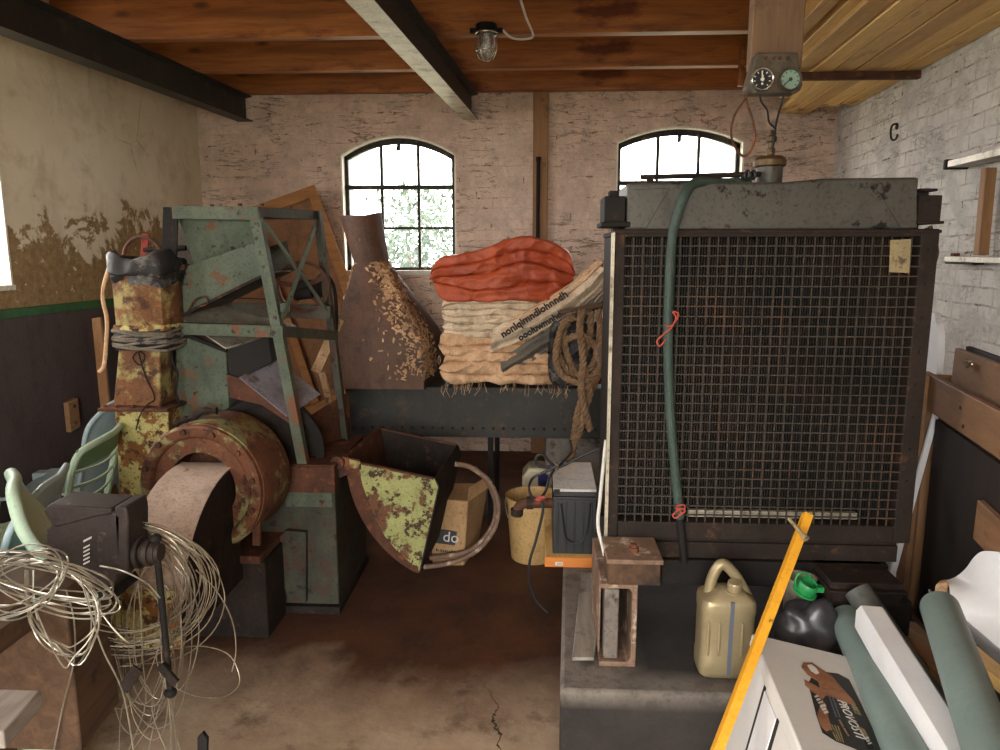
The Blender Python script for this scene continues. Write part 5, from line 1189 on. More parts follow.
# nearest chair, tipped
a = P(2,484,1.74); b = a+V((-.06,.46,0))
d_ = ray(16,480); u_ = V((d_.x,d_.y,0)).normalized(); b = a+u_*.46; f_ = V((-u_.y,u_.x,0)); R0 = Matrix((u_, f_, V((0,0,1)))).transposed().to_4x4(); c_ = (a+b)/2; R0.translation = V((c_.x, c_.y, .15))-f_*.34
R = R0 @ Matrix.Rotation(radians(-45), 4, 'X') @ Matrix.Scale(.9, 4)
garden_chair('light green plastic chair tipped forward, nearest the viewer at the left edge', R, M['chairgreen'], False, armless=True, rim=.02, backlegs=False)
dd = ray(1.5,455); yy = lw/(dd.x/dd.y-SK)
m = MB(); m.prism([(lx(yy-.22)+.02,yy-.22,0),(lx(yy-.22)+.05,yy-.22,0),(lx(yy-.16)+.05,yy-.16,0),(lx(yy-.16)+.02,yy-.16,0)], (0,0,P(2,428,yy).z)); tag(m.build('green_batten', M['greentrim'], None, .003), 'green painted batten on the wall board at the left edge', 'batten')

# ------------------------------------------------------------------ workbench and vise
YV = 1.70
zB = .745
cnr = P(76,700,1.6); 
root = thing('workbench', 'heavy dark timber workbench carrying the vise', 'workbench', V((cnr.x-.5, 1.78, 0)))
m = MB(); zl_ = P(76,752,1.6).z; k_ = PZ(120,702,zl_); k2 = k_+(k_-cnr)*.0; m.hexa([(-1.95,1.6,zl_),(cnr.x,1.6,zl_),(k_.x,k_.y,zl_),(-1.95,k_.y,zl_),(-1.95,1.6,zB),(cnr.x,1.6,zB),(k_.x,k_.y,zB),(-1.95,k_.y,zB)]); m.build('bench_beam', M['darkwood'], root, .006)
q0 = PZ(41,690,zB); q1 = PZ(3,731,zB)
m = MB(); m.hexa([(-1.9,q1.y,zB-.035),(q1.x,q1.y,zB-.035),(q0.x,q0.y,zB-.035),(-1.9,q0.y,zB-.035),(-1.9,q1.y,zB),(q1.x,q1.y,zB),(q0.x,q0.y,zB),(-1.9,q0.y,zB)]); m.build('front_board', M['greywood'], root, .003)['label'] = 'weathered board in front of the beam'
for x, y in ((-1.85,1.65),(-1.85,1.88),(-1.4,1.65),(-1.4,1.88)):
    m = MB(); m.box((x-.04,y-.04,0),(x+.04,y+.04,zl_)); m.build('leg', M['darkwood'], root, .004)
m = MB(); m.box((-1.9,q1.y+.02,zB-.09),(-1.82,1.598,zB-.036)); m.build('bearer', M['darkwood'], root, .003); m = MB(); m.box((-1.25,q1.y+.02,zB-.09),(-1.2,1.598,zB-.036)); m.build('bearer', M['darkwood'], root, .003)
v = lambda x, y, d=0.0: P(x, y, YV)+V((0,d,0))
root = thing('bench_vise', 'heavy dark iron bench vise on the workbench', 'vise', P(85,598,YV))
m = MB(); m.prism([v(*p) for p in ((47,512),(54,521),(46,531),(46,572),(60,590),(112,590),(121,566),(121,516),(112,511),(90,508))], (0,.10,0)); m.build('fixed_body', M['vise'], root, .006)
m = MB(); m.prism([v(*p) for p in ((44,510),(50,504),(112,508),(112,514),(98,516),(76,522),(56,527),(50,520))], (0,.105,0)); m.v = [p+V((0,-.004,0)) for p in m.v]; m.build('anvil_top', M['vise'], root, .004)['label'] = 'worn lighter anvil top'
m = MB(); m.prism([v(*p) for p in ((114,507),(126,507),(128,520),(128,575),(114,575))], (0,.10,0)); m.build('moving_jaw', M['vise'], root, .005)
m = MB(); m.prism([v(*p,-.001) for p in ((50,597),(118,597),(112,588),(58,588))], (0,.11,0)); m.lathe([(.075,-.012),(.075,.01),(.055,.02)], v(84,597,.055), (0,0,1), 24); m.build('swivel_base', M['iron'], root, .003)
m = MB(); m.prism([v(*p,-.001) for p in ((84,540),(92,536),(92,538),(84,542))], (0,-.002,0))
for k in range(5): m.prism([v(*p,-.001) for p in ((84,547+4*k),(90,544+4*k),(90,545.6+4*k),(84,548.6+4*k))], (0,-.002,0))
m.build('cast_marks', M['print'], root)['label'] = 'pale cast marks on the vise body'
m = MB(); c = v(128,560,.05); m.cyl(c, c+V((.05,0,0)), .028, 20); m.cyl(c, c+V((.012,0,0)), .042, 20); m.cyl(c+V((.022,0,0)), c+V((.036,0,0)), .036, 20); m.cyl(c+V((.036,0,0)), c+V((.06,0,0)), .024, 16); m.build('screw_spindle', M['vise'], root, .002)
hx = c.x+.048; hy = c.y-.0
h0, h1 = P(147,542,hy), P(152,692,hy); h0.x = hx; h1.x = hx+.006
m = MB(); m.cyl(h0, h1, .0085, 12); m.ball(h1, .017, 14, 8, (1,1,.8)); m.ball(h0+V((0,0,.01)), .015, 14, 8, (1,1,.8)); m.build('handle_bar', M['iron'], root)
# wire coils
def coil(name, label, loops, r, mt, Y, jit=.05, seed=0):
    rd = random.Random(seed); m = MB()
    for pts, closed in loops:
        d0 = rd.uniform(-jit, jit); ph = rd.uniform(0,6)
        pp = [P(x, y, Y+d0+.03*math.sin(ph+k*.9)) for k, (x, y) in enumerate(pts)]
        m.tube(spline(pp, 5, closed), r, 5, closed)
    return tag(m.build(name, mt), label, 'wire coil')
def ell(cx, cy, rx_, ry_, rot, rd, n=10, j=2.0):
    out = []
    for k in range(n):
        a = 2*pi*k/n; x, y = rx_*cos(a), ry_*sin(a); c, s = cos(rot), sin(rot); out.append((cx+x*c-y*s+rd.uniform(-j,j), cy+x*s+y*c+rd.uniform(-j,j)))
    return out
rd = random.Random(5); L = []
for k in range(10): L.append((ell(48+rd.uniform(-8,8), 580+rd.uniform(-8,8), 62+rd.uniform(-16,12), 20+rd.uniform(-9,8), radians(14+rd.uniform(-8,8)), rd), True))
for k in range(7): L.append((ell(20+rd.uniform(-10,6), 585+rd.uniform(-6,6), 48+rd.uniform(-12,6), 26+rd.uniform(-6,6), radians(-25+rd.uniform(-8,8)), rd), True))
for k in range(7):
    x0 = rd.uniform(24,34); L.append(([(x0,570),(x0+1,600+rd.uniform(-6,6)),(x0+10+rd.uniform(-4,4),630+rd.uniform(-6,10)),(x0+30,648+rd.uniform(-6,20)),(78+rd.uniform(-6,6),650+rd.uniform(-8,16)),(96+rd.uniform(-6,8),628+rd.uniform(-8,8)),(90+rd.uniform(-8,8),596),(72,575)], False))
L.append(([(100,566),(120,570),(138,578),(150,586),(160,598)], False)); L.append(([(80,575),(90,610),(103,650),(122,690),(132,740),(134,760)], False)); L.append(([(66,590),(74,620),(74,660),(62,710),(50,770)], False)); L.append(([(92,596),(108,622),(128,642),(140,640)], False))
coil('wire_coil', 'tangled coil of bright fence wire hung over the left of the vise', L, .0019, M['wire'], 1.52, .05, 1)
rd = random.Random(9); L = []
for k in range(26):
    f = rd.random(); rx_ = 52+44*f+rd.uniform(-5,5); ry_ = 52+18*f+rd.uniform(-7,7)
    L.append((ell(122+6*f+rd.uniform(-6,6), 526+ry_+rd.uniform(-4,6), rx_, ry_, radians(rd.uniform(-14,10)), rd, 12, 1.6), True))
for k in range(9): L.append((ell(146+rd.uniform(-12,12), 640+rd.uniform(-10,10), 28+rd.uniform(-8,20), 75+rd.uniform(-15,40), radians(rd.uniform(-10,14)), rd, 11, 2), True))
for k in range(9):
    x0 = rd.uniform(128,178); L.append(([(x0,540+rd.uniform(0,20)),(x0+rd.uniform(2,10),600),(x0+rd.uniform(-2,14),660),(x0+rd.uniform(-12,20),710),(x0+rd.uniform(-30,26),775)], False))
L.append(([(168,650),(200,646),(228,654),(239,674),(237,688),(222,697),(196,696),(168,684)], False)); L.append(([(196,570),(216,590),(232,620),(236,650),(232,672)], False))
coil('wire_coil', 'large coil of dull wire hanging from the vise handle towards the floor', L, .0017, M['wiredark'], 1.82, .07, 2)
m = MB(); m.bar(P(160,665,1.73), P(176,683,1.73), .022, .012, (0,1,0)); m.bar(P(123,690,1.72), P(138,668,1.72), .03, .008, (0,1,0)); tag(m.build('wire_clamp', M['darkrust'], None, .002), 'rusty clamp plates caught in the dull wire coil', 'clamp')
m = MB(); m.prism([P(x,y,1.45) for x, y in ((197,738),(202,733),(207,740),(206,768),(197,768))], (0,.012,0)); m.bar(P(201,766,1.455), V((P(201,766,1.455).x,1.455,.0)), .02, .02, (0,1,0)); tag(m.build('iron_stake', M['iron'], None, .002), 'black pointed iron stake standing at the bottom edge under the wire', 'stake')

# ------------------------------------------------------------------ right: jug, can, bagged canister
c = PZ(727,679,ZP); c.y += .055; YJ = c.y-.055
root = thing('oil_jug', 'gold plastic oil jug with a grey level strip, standing on the plinth', 'jug', c)
hw = (P(757,640,YJ).x-P(701,640,YJ).x)/2; c.x = (P(757,640,YJ).x+P(701,640,YJ).x)/2; hd = .06
zs = P(727,603,YJ).z-ZP; zt = P(727,594,YJ).z-ZP
def rrect(cx, cy, hw, hd, z, r=.6, n=32):
    out = []
    for k in range(n):
        a = 2*pi*k/n; ca, sa = cos(a), sin(a); e = .38; out.append(V((cx+hw*math.copysign(abs(ca)**e, ca), cy+hd*math.copysign(abs(sa)**e, sa), z)))
    return out
m = MB(); lv = [(.88,.85,0,0),(.97,.95,.006,0),(1,1,.02,0),(1,1,.055,0),(.975,.96,.065,0),(.975,.96,zs-.05,0),(1,1,zs-.035,0),(1,1,zs-.014,0),(.95,.95,zs,0),(.62,.70,zt-.012,.06),(.42,.48,zt-.004,.08),(.38,.42,zt-.002,.08)]
rr = [rrect(c.x+sh*hw, c.y, hw*a_, hd*b_, c.z+z) for a_, b_, z, sh in lv]
vs = [p for r_ in rr for p in r_]; n = 32
m.add(vs, [(i*n+k, i*n+(k+1)%n, (i+1)*n+(k+1)%n, (i+1)*n+k) for i in range(len(rr)-1) for k in range(n)]+[tuple(range(n))[::-1], tuple((len(rr)-1)*n+k for k in range(n))]); m.build('jug_body', M['gold'], root, 0, 35)
m = MB(); pts = [P(x,y,YJ+.06) for x, y in ((708,601),(709,590),(713,576),(718,567),(723,564),(729,568),(738,579),(747,596))]; m.tube(spline(pts,6), [.016]*43, 10); m.build('jug_handle', M['gold'], root)
m = MB(); q = P(734,590,YJ+.03); m.lathe([(.019,0),(.026,.002),(.026,.006),(.02,.008),(.021,.03),(.019,.034),(.0,.035)], V((q.x,q.y,q.z-.006)), (0,-.15,1), 20, cap1=False); m.build('screw_cap', M['gold'], root)
m = MB(); a_ = P(733,598,YJ); b_ = P(731,676,YJ); m.prism([V((a_.x-.006,c.y-hd-.001,a_.z-.012)),V((a_.x+.005,c.y-hd-.001,a_.z-.012)),V((a_.x+.003,c.y-hd-.001,c.z+.015)),V((a_.x-.008,c.y-hd-.001,c.z+.015))], (0,.004,0)); m.build('level_strip', M['bluegrey'], root)['label'] = 'blue-grey level strip'
for px in (709,720,743):
    m = MB(); a_ = P(px,617,YJ); pp = [V((a_.x,c.y-hd*.965,c.z+z)) for z in (.075,.1,.14,.18)]; m.tube(pp, [.003,.006,.006,.003], 8); m.build('moulded_rib', M['gold'], root)
q = PZ(797,640,ZP); q = V((P(799,600,2.19).x, 2.19, ZP))
root = thing('paint_can', 'open grey metal can behind the yellow bar on the plinth', 'can', q)
m = MB(); rz = P(800,582,2.15).z-ZP; r = .046; m.lathe([(r*.98,0),(r,.006),(r,rz-.008),(r*1.05,rz-.004),(r*1.05,rz),(r*.93,rz),(r*.93,rz-.06),(.01,rz-.06)], q, (0,0,1), 32); m.build('can_body', M['steelpale'], root)
m = MB(); m.lathe([(r*.92,rz-.05),(.01,rz-.045)], q, (0,0,1), 24, cap0=False); m.build('dark_inside', M['dark'], root)  # dark disc paints the shaded inside of the open can
q = P(812,614,2.05); root = thing('wrapped_canister', 'black plastic-wrapped canister with a bright green cap on the plinth', 'canister', V((q.x,2.05,ZP)))
zc = (P(812,600,2.05).z+ZP)/2
def bagf(p):
    d = V((p.x-q.x, p.y-2.05, p.z-zc)); k = 1+.2*nz(p,12,2)-.16*(1-abs(nz(p,11,8)))**4+.06*nz(p,34,8); f = V((q.x+d.x*k, 2.05+d.y*k, zc+d.z*k)); f.z = max(f.z, ZP+.001); return f
m = MB(); hz = (P(812,598,2.05).z-ZP)/2; m.ball((q.x,2.05,zc), .1, 36, 24, (1.0,.8,hz/.1*1.08), bagf); m.build('plastic_wrap', M['bag'], root, 0, 60)
cc = P(807,587,2.04)
m = MB(); m.lathe([(.026,-.018),(.028,-.01),(.028,.012),(.024,.018),(.024,-.0)], cc, (.25,-.3,1), 20); m.lathe([(.034,-.02),(.034,-.014)], cc, (.25,-.3,1), 20); m.box(cc+V((.02,-.012,-.012)), cc+V((.045,.01,.004))); m.tube(spline([cc+V(p) for p in ((-.03,0,-.01),(-.034,0,.02),(-.022,0,.042),(0,0,.04),(.01,0,.02))],5), .004, 6); m.build('green_cap', M['greencap'], root, .001)['label'] = 'bright green screw cap with loop'

# ------------------------------------------------------------------ carton with printed lid
ztop = .55
TL, BL = PZ(752,633,ztop), PZ(803,750,ztop); TR = PZ(852,657,ztop-.05)
ex = (TR-TL).normalized(); ey = (BL-TL); ey = (ey-ex*ey.dot(ex)); DL = ey.length+.04; ey.normalize(); ez = ex.cross(ey).normalized()   # ez points up or down
if ez.z > 0: ez = -ez
WX = (TR-TL).length-.015
def bx(s, t, h): return TL+ex*s+ey*t+ez*h
def bbox(m, s0, s1, t0, t1, h0, h1): m.hexa([bx(s0,t0,h1),bx(s1,t0,h1),bx(s1,t1,h1),bx(s0,t1,h1),bx(s0,t0,h0),bx(s1,t0,h0),bx(s1,t1,h0),bx(s0,t1,h0)]); return m
HB = .46
root = thing('printed_carton', 'grey-white carton with a dark printed picture on its lid, lower right', 'carton', V((bx(WX/2,DL/2,0).x, bx(WX/2,DL/2,0).y, 0)))
bbox(MB(), .008, WX-.008, .008, DL-.008, .02, HB).build('carton_body', M['carton'], root, .006)
bbox(MB(), 0, WX, 0, DL, 0, .035).build('carton_lid', M['carton'], root, .005)
for t in (.17,.30):
    bbox(MB(), -.001+.006, .012, t, t+.012, .045, HB-.02).build('side_gap', M['dark'], root)
bbox(MB(), .004, .0075, .185, .295, .05, HB).build('side_flap', M['white'], root, .001)
nrm = ez
def TP(px, py, lift=.0):
    d = ray(px, py); t = (TL-CAM).dot(ez)/d.dot(ez); return CAM+d*t-ez*lift
def top_poly(name, pts, lift, mt, par):
    m = MB(); m.prism([TP(x,y,lift) for x, y in pts], -ez*.0006); return m.build(name, mt, par)
pr = top_poly('printed_picture', [(808,684),(812,676),(822,672),(838,674),(849,680),(860,702),(872,728),(884,752),(884,762),(852,748),(836,742),(822,733),(816,715)], .0008, M['printdark'], root)
top_poly('pictured_hand', [(801,668),(803,663),(812,663),(820,669),(832,677),(841,688),(852,700),(856,706),(846,704),(836,699),(826,696),(822,700),(812,692),(805,686),(804,680),(815,686),(820,689),(818,682),(808,676)], .0016, M['skin'], pr)
top_poly('pictured_ring', [(807,666),(811,665),(816,669),(819,674),(816,675),(811,672)], .0022, M['carton'], pr)
top_poly('pictured_wood', [(817,716),(822,700),(826,706),(828,718),(832,730),(826,732),(820,726)], .0016, M['skin'], pr)
for pts in ([(850,703),(857,708),(861,716),(855,714)],[(858,727),(864,730),(870,741),(864,738)]): top_poly('pictured_light', pts, .0016, M['sticker'], pr)
for k in range(4): top_poly('small_print', [(828+3*k,725+.6*k),(829.2+3*k,725.2+.6*k),(837.5+3*k*.7,742+.5*k),(836.3+3*k*.7,741.7+.5*k)], .0022, M['sticker'], pr)
for k in range(2): top_poly('small_print', [(828+3.5*k,697+.8*k),(829.6+3.5*k,697.4+.8*k),(837+3.5*k,718+.8*k),(835.4+3.5*k,717.5+.8*k)], .0022, M['bluegrey'], pr)
a_, b_ = TP(836.5,700,.0024), TP(853,732,.0024)
text('PROVOSTI', 'lettering', M['print'], pr, a_, b_-a_, TP(846,698)-TP(837,701), .0295, .0004, .15)
a_, b_ = TP(814,697,.0024), TP(825,716,.0024)
dashes('script_print', M['print'], pr, a_, b_-a_, TP(824,694)-TP(814,697), -ez, (b_-a_).length, .018, 6, 4)
a_, b_ = TP(838,721,.0024), TP(848,738,.0024)
dashes('small_print', M['sticker'], pr, a_, b_-a_, TP(846,719)-TP(838,721), -ez, (b_-a_).length, .006, 8, 5)
top_poly('age_panel', [(862,738),(868,739),(874,750),(868,750)], .0016, M['dark'], pr)
a_ = TP(864,738.5,.0024); b_ = TP(869,747,.0024); dashes('small_print', M['print'], pr, a_, b_-a_, TP(872,737)-TP(864,739), -ez, (b_-a_).length, .012, 3, 6)

# ------------------------------------------------------------------ yellow bar
T_ = P(806,511,1.90); B_ = P(713,752,1.56); d = (B_-T_).normalized(); G = B_+d*((B_.z-.004)/-d.z)
root = thing('yellow_bar', 'yellow painted angle bar with a bolt, leaning on the printed carton', 'bar', G)
side_ = d.cross(V((0,-1,.3))).normalized(); nn = side_.cross(d).normalized()
if nn.y > 0: nn = -nn
if side_.x < 0: side_ = -side_
m = MB(); m.angle(T_, G, .023, .004, side_, -nn); m.build('angle_bar', M['yellow'], root, .0008)
q = P(796,526,1.87); m = MB(); m.cyl(q+V((-.012,0.02,.012)), q+V((.008,-.04,-.012)), .005, 10); m.cyl(q+V((.008,-.04,-.012)), q+V((.011,-.048,-.016)), .009, 12); m.build('bolt', M['sticker'], root)

# ------------------------------------------------------------------ pipes and gutter
def pipe(name, a, b, ext, r, mt, label, cat, group=None, wall=.004):
    d = (b-a).normalized(); e = b+d*ext; ax = (e-a); root = thing(name, label, cat, (a+e)/2, group)
    m = MB(); L_ = ax.length; m.lathe([(r-wall,0),(r,0),(r,L_),(r-wall,L_),(r-wall,0)], a, ax, 32, cap0=False, cap1=False); m.build('pipe_wall', mt, root); return root
G_ = 'grey drain pipes at lower right'
A1 = P(847,620,2.06); r1 = pipe('drain_pipe', A1, P(906,752,1.42), .5, .046, M['pipe'], 'green-grey plastic pipe lying beside the printed carton', 'pipe', G_)
A2 = P(857,590,2.08); pipe('drain_pipe', A2, P(924,688,1.88), .12, .038, M['pipedark'], 'dark grey plastic pipe lying behind the white gutter', 'pipe', G_)
A3 = P(940,608,1.78); pipe('drain_pipe', A3, P(990,752,1.24), .35, .045, M['pipe'], 'green-grey plastic pipe at the right edge in front of the white shell', 'pipe', G_)
# white trunking: channel section
a_ = P(870,617,1.88); b_ = P(952,752,1.36); d = (b_-a_).normalized(); e_ = b_+d*.5
sx = d.cross(V((0,0,1))).normalized(); sz = sx.cross(d).normalized()
if sx.x < 0: sx = -sx
if sz.z < 0: sz = -sz
w_, h_, t_ = .036, .032, .003
prof = [(-w_,-h_),(-w_,h_*.5),(-w_*.7,h_),(w_*.75,h_),(w_,h_*.7),(w_,-h_),(w_-t_,-h_),(w_-t_,h_*.7-t_),(w_*.75-t_,h_-t_),(-w_*.7,h_-t_),(-w_+t_,h_*.5),(-w_+t_,-h_)]
m = MB(); m.prism([a_+sx*x+sz*z for x, z in prof], e_-a_); root = tag(m.build('white_gutter', M['white'], None, .001), 'white plastic gutter length lying between the grey pipes', 'gutter')
# trestle carrying the near ends
tx0, tx1 = .62, 1.2
# timber behind the pipes
m = MB(); m.bar(PZ(899,622,.34), P(1010,735,1.52), .10, .02, (0,-.4,1)); tag(m.build('tan_plank', M['woody'], None, .003), 'tan plank lying under the dark grey pipe', 'plank')
m = MB(); m.bar(P(955,640,1.9), P(1030,705,1.55), .05, .03, (0,-.4,1)); tag(m.build('pale_batten', M['palewood'], None, .003), 'pale batten behind the right-hand pipe', 'batten')
# white moulded shell
YS_ = 1.98
root = thing('white_shell', 'glossy white moulded plastic seat shell at the right edge', 'seat shell', P(985,640,1.9))
top = [(946,583,2.02),(958,578,2.03),(968,569,2.03),(976,558,2.02),(985,552,2.0),(1000,553,1.95),(1020,558,1.90),(1036,566,1.86)]
bot = [(951,605,1.92),(962,614,1.90),(972,623,1.88),(982,631,1.86),(992,640,1.84),(1008,654,1.80),(1022,666,1.77),(1036,680,1.73)]
tp, bt = spline([P(*p) for p in top],4), spline([P(*p) for p in bot],4); gg = []
for i in range(9):
    f = i/8; gg.append([a_.lerp(b_, f)+V((0,-.10*sin(pi*f)**.8*min(1,k/10),.02*sin(pi*f))) for k, (a_, b_) in enumerate(zip(tp, bt))])
m = MB(); m.sheet(gg, .006); m.build('shell', M['white'], root, 0, 60)
m = MB(); gg = [[b_, b_+V((.05,.16,-.09)), b_+V((.10,.30,-.10))] for b_ in bt]; m.sheet(gg, .006); m.build('shell_underside', M['white'], root, 0, 60)
m = MB(); m.hexa([P(x,y,Y_) for x, y, Y_ in ((934,612,1.97),(947,612,1.97),(949,606,2.05),(937,606,2.05),(935,584,1.97),(949,582,1.97),(951,579,2.05),(939,580,2.05))]); m.build('corner_lug', M['sackpink'], root, .008)
m = MB(); m.lathe([(.006,-.004),(.006,.0)], P(937,598,1.965), (0,1,0), 12); m.build('lug_hole', M['dark'], root)
m = MB(); m.box((.98,1.62,0),(1.14,1.9,.22)); tag(m.build('wooden_crate_base', M['darkwood'], None, .006), 'dark wooden block on the floor beneath the white shell', 'block')
# ------------------------------------------------------------------ wooden bin along the right wall
YA, YBn = 2.74, 1.3
a_ = P(923,371,YA); zt = a_.z
e2 = PZ(1000,412,zt); dirb = (e2-a_); dirb.z = 0; dirb.normalize(); b_ = a_+dirb*2.0; nb = V((dirb.y,-dirb.x,0))
if nb.x < 0: nb = -nb          # towards the wall
root = thing('wooden_bin', 'brown wooden bin of planks and plywood behind the right end of the radiator', 'bin', V((a_.x+.2, a_.y-.5, 0)))
hgt = a_.z-P(923,405,YA).z
def bb(m, s0, s1, o0, o1, z0, z1):
    c0 = [a_+dirb*s+nb*o for s, o in ((s0,o0),(s1,o0),(s1,o1),(s0,o1))]; m.hexa([V((p.x,p.y,z0)) for p in c0]+[V((p.x,p.y,z1)) for p in c0]); return m
bb(MB(), 0, 2.0, 0, .022, zt-hgt, zt).build('front_plank', M['plankbrown'], root, .003)
s0_ = .10
bb(MB(), 0, .09, -.022, -.001, .0, zt+.002).build('corner_post', M['plankbrown'], root, .003)
bb(MB(), 0, .022, .023, .10, .0, zt-.01).build('end_board', M['wood'], root, .003)
bb(MB(), .03, 2.0, .40, .41, .0, zt-.05).build('plywood_back', M['plywood'], root)
bb(MB(), s0_, 2.0, .028, .038, .0, zt-hgt-.03).build('plywood_panel', M['plywood'], root)
bb(MB(), .0, 2.0, .0, .022, .05, .23).build('base_board', M['darkwood'], root, .003)
m = MB(); q0, q1 = a_+dirb*.62+nb*.012, a_+dirb*1.4+nb*.012; m.bar(V((q0.x,q0.y,zt-.34)), V((q1.x,q1.y,zt-.36)), .02, .12); m.build('inner_rail', M['plankbrown'], root, .003)
m = MB()
for s, z in ((.42,.05),(.46,.10),(.05,.05),(.05,.12)):
    p = a_+dirb*s-nb*.001; m.lathe([(.006,0),(.006,.003)], V((p.x,p.y,zt-z)), -nb, 8)
m.build('nail_heads', M['dark'], root)
# white chair standing behind the plank
q = P(934,312,2.95)
root = thing('white_chair', 'white plastic chair standing between the radiator and the whitewashed wall', 'chair', V((q.x,2.95,0)))
m = MB(); gg = []
for i in range(13):
    f = i/12; z = q.z-(q.z-.45)*f; row = []
    hw_ = .135*(1-.55*max(0,1-f*7)**2)
    for k in range(7): t_ = -1+2*k/6; row.append(V((q.x-t_*.12*hw_, 2.95-t_*hw_, z+.0)))
    gg.append(row)
m.sheet(gg, .022); m.build('chair_back', M['white'], root, 0, 50)
m = MB(); m.box((q.x-.02,2.74,.43),(q.x+.34,3.16,.45)); m.build('seat', M['white'], root, .008)
for p0, p1 in (((938,402,2.62),(906,512,2.62)),):
    a1, b1 = P(*p0), P(*p1); 
for x, y in ((q.x,2.78),(q.x,3.12),(q.x+.3,2.78),(q.x+.3,3.12)):
    m = MB(); m.bar((x,y,.44),(x+.02,y,0), .035, .035, (0,1,0)); m.build('leg', M['white'], root, .004)
a1, b1 = P(939,402,2.70), P(909,512,2.56); d_ = (b1-a1).normalized(); m = MB(); m.bar(a1, b1+d_*((b1.z-.01)/-d_.z), .022, .012, (0,1,0)); tag(m.build('leaning_lath', M['white'], None, .003), 'thin white lath leaning under the bin plank beside the radiator', 'lath')
# boards standing behind the bin plank
a2 = P(955,348,2.62); m = MB(); b2 = a2+dirb*.9; m.prism([V((a2.x,a2.y,a2.z)),V((b2.x,b2.y,b2.z+.0)),V((b2.x,b2.y,.02)),V((a2.x-.02,a2.y,.02))], nb*.018)
root = thing('wing_nut_board', 'brown board with a wing nut standing in the bin', 'board', V((a2.x,a2.y,.02))); m.build('board', M['plankbrown'], root, .002)
m = MB(); p = P(973,364,2.45); pp = a2+dirb*((p-a2).dot(dirb)); pp = V((pp.x,pp.y,p.z))-nb*.004; m.lathe([(.012,-.01),(.008,.012)], pp, -nb, 10); m.bar(pp-nb*.01+V((0,0,-.012)), pp-nb*.01+dirb*.03+V((0,0,.012)), .01, .005); m.bar(pp-nb*.01+V((0,0,.01)), pp-nb*.01-dirb*.024+V((0,0,.0)), .01, .005); m.build('wing_nut', M['chrome'], root)
a3 = P(966,346,2.75); b3 = a3+dirb*.8; m = MB(); m.prism([a3, b3, V((b3.x,b3.y,.02)), V((a3.x,a3.y,.02))], nb*.018); tag(m.build('rear_board', M['plywood'], None, .002), 'dark brown board standing behind the wing-nut board', 'board')
# ------------------------------------------------------------------ right wall: hook and rack
rw0 = CR.x-SK*YB
def RW(px, py, off=0.0):
    d = ray(px, py); Y = (rw0-off)/(d.x/d.y-SK); return P(px, py, Y)
q = RW(897,132,.0)
m = MB(); m.tube(spline([q+V(p) for p in ((0,0,.045),(-.025,0,.04),(-.035,0,.015),(-.035,-.01,-.03),(-.035,-.04,-.05),(-.035,-.075,-.045),(-.035,-.088,-.025))],5), .006, 8); m.lathe([(.018,0),(.018,.004)], q+V((-.001,0,.03)), (-1,0,0), 12); tag(m.build('wall_hook', M['darkrust']), 'rusty hook on the whitewashed brick wall', 'hook')
root = thing('wall_rack', 'wall rack of two grey metal rails and wooden uprights on the whitewashed wall', 'rack', RW(985,258,.08))
def rrail(pa, pb, w, h, off, nm):
    a_ = RW(*pa, off); b_ = RW(*pb, off); b_.z = a_.z; d = (b_-a_).normalized(); m = MB(); m.bar(a_, a_+d*1.3, w, h)
    o = m.build(nm, M['steelpale'], root, .002); return a_, d
a_, d = rrail((958,164),(1000,153), .09, .03, .07, 'upper_rail'); m = MB(); m.bar(a_+V((0,.004,0)), a_-d*.03, .10, .045); m.build('rail_end', M['iron'], root, .003)
a4, d4 = rrail((951,259),(1000,258), .06, .025, .05, 'lower_rail'); m = MB(); m.bar(a4+V((.01,0,.012)), a4+d4*.03+V((.01,0,.012)), .03, .03); m.build('rail_clip', M['rust'], root, .002); m = MB(); m.bar(a4+V((0,0,-.018)), a4+d4*.25+V((0,0,-.018)), .05, .008); m.build('rail_foot', M['iron'], root)
for px0, px1 in ((989,981),(1017,1008)):
    p0, p1 = RW(px0,168,.06), RW(px1,255,.06); m = MB(); m.bar(p0, p1, .045, .04, (0,1,0)); m.build('wooden_upright', M['wood'], root, .003)

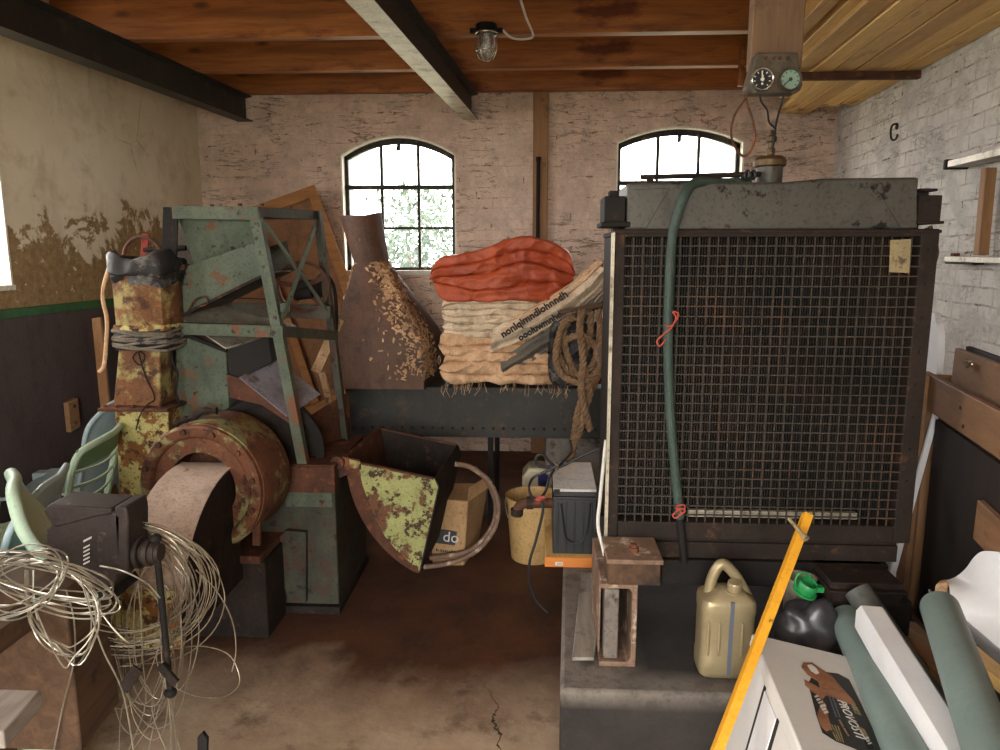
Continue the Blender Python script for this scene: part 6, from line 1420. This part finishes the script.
# ------------------------------------------------------------------ tree outside the first window
root = thing('garden_tree', 'sunlit green tree seen through the lower panes of the left window', 'tree', V((P(410,220,10.5).x,10.5,-.12)))
rd = random.Random(4); m = MB(); cc = P(408,225,10.5)
for _ in range(2600):
    while True:
        d = V((rd.uniform(-1,1), rd.uniform(-1,1), rd.uniform(-1,1)))
        if d.length < 1: break
    p = V((cc.x+d.x*1.0+.1, 10.5+d.y*.8, 1.55+d.z*.95)); k = rd.uniform(.03,.07)
    if nz(p, 1.6, 3) < -.12: continue
    a_ = V((rd.gauss(0,1), rd.gauss(0,1), rd.gauss(0,1))).normalized(); b_ = a_.orthogonal().normalized(); m.add([p-a_*k, p+b_*k*.5, p+a_*k, p-b_*k*.5], [(0,1,2,3)])
m.build('foliage', M['leaf'], root, fix=False)
m = MB(); m.tube([(cc.x,10.5,-.12),(cc.x+.05,10.5,.8),(cc.x,10.5,1.6)], [.07,.05,.03], 8); m.build('trunk', M['rust'], root)

# ------------------------------------------------------------------ light: bright overcast sky through the openings, open door behind
w = bpy.data.worlds.new('sky'); SC.world = w; w.use_nodes = True; nt = w.node_tree; bg = nt.nodes['Background']
bg.inputs[0].default_value = (1.0,.975,.94,1); bg.inputs[1].default_value = SKY
def portal(loc, rot, sx, sy):
    l = bpy.data.lights.new('portal', 'AREA'); l.shape = 'RECTANGLE'; l.size = sx; l.size_y = sy; l.cycles.is_portal = True
    o = bpy.data.objects.new('light_portal', l); COL.objects.link(o); o.location = loc; o.rotation_euler = rot; o['kind'] = 'helper'
for W_ in (W1, W2): portal(((W_[0]+W_[1])/2, YB+TH+.02, (W_[2]+W_[4])/2), (radians(-90),0,0), W_[1]-W_[0], W_[4]-W_[2])
portal(((DX[0]+DX[1])/2, YF-.32, DZ/2), (radians(90),0,0), DX[1]-DX[0], DZ)
ym = (WLY[0]+WLY[1])/2; portal((lx(.3)-TH-.02, .3, (WLZ[0]+WLZ[1])/2), (0,radians(-90),radians(-3.94)), WLZ[1]-WLZ[0], WY4[1]-WY4[0])
portal((lx(ym)-TH-.02, ym, (WLZ[0]+WLZ[1])/2), (0,radians(-90),radians(-3.94)), WLZ[1]-WLZ[0], WLY[1]-WLY[0])
SC.view_settings.view_transform = 'Standard'; SC.view_settings.look = 'None'; SC.view_settings.exposure = EXPO; SC.view_settings.gamma = 1; SC.view_settings.use_curve_mapping = False
SC.cycles.use_denoising = True; SC.cycles.max_bounces = 12; SC.cycles.diffuse_bounces = 8; SC.cycles.glossy_bounces = 4; SC.cycles.transparent_max_bounces = 12
SC.cycles.sample_clamp_indirect = 8
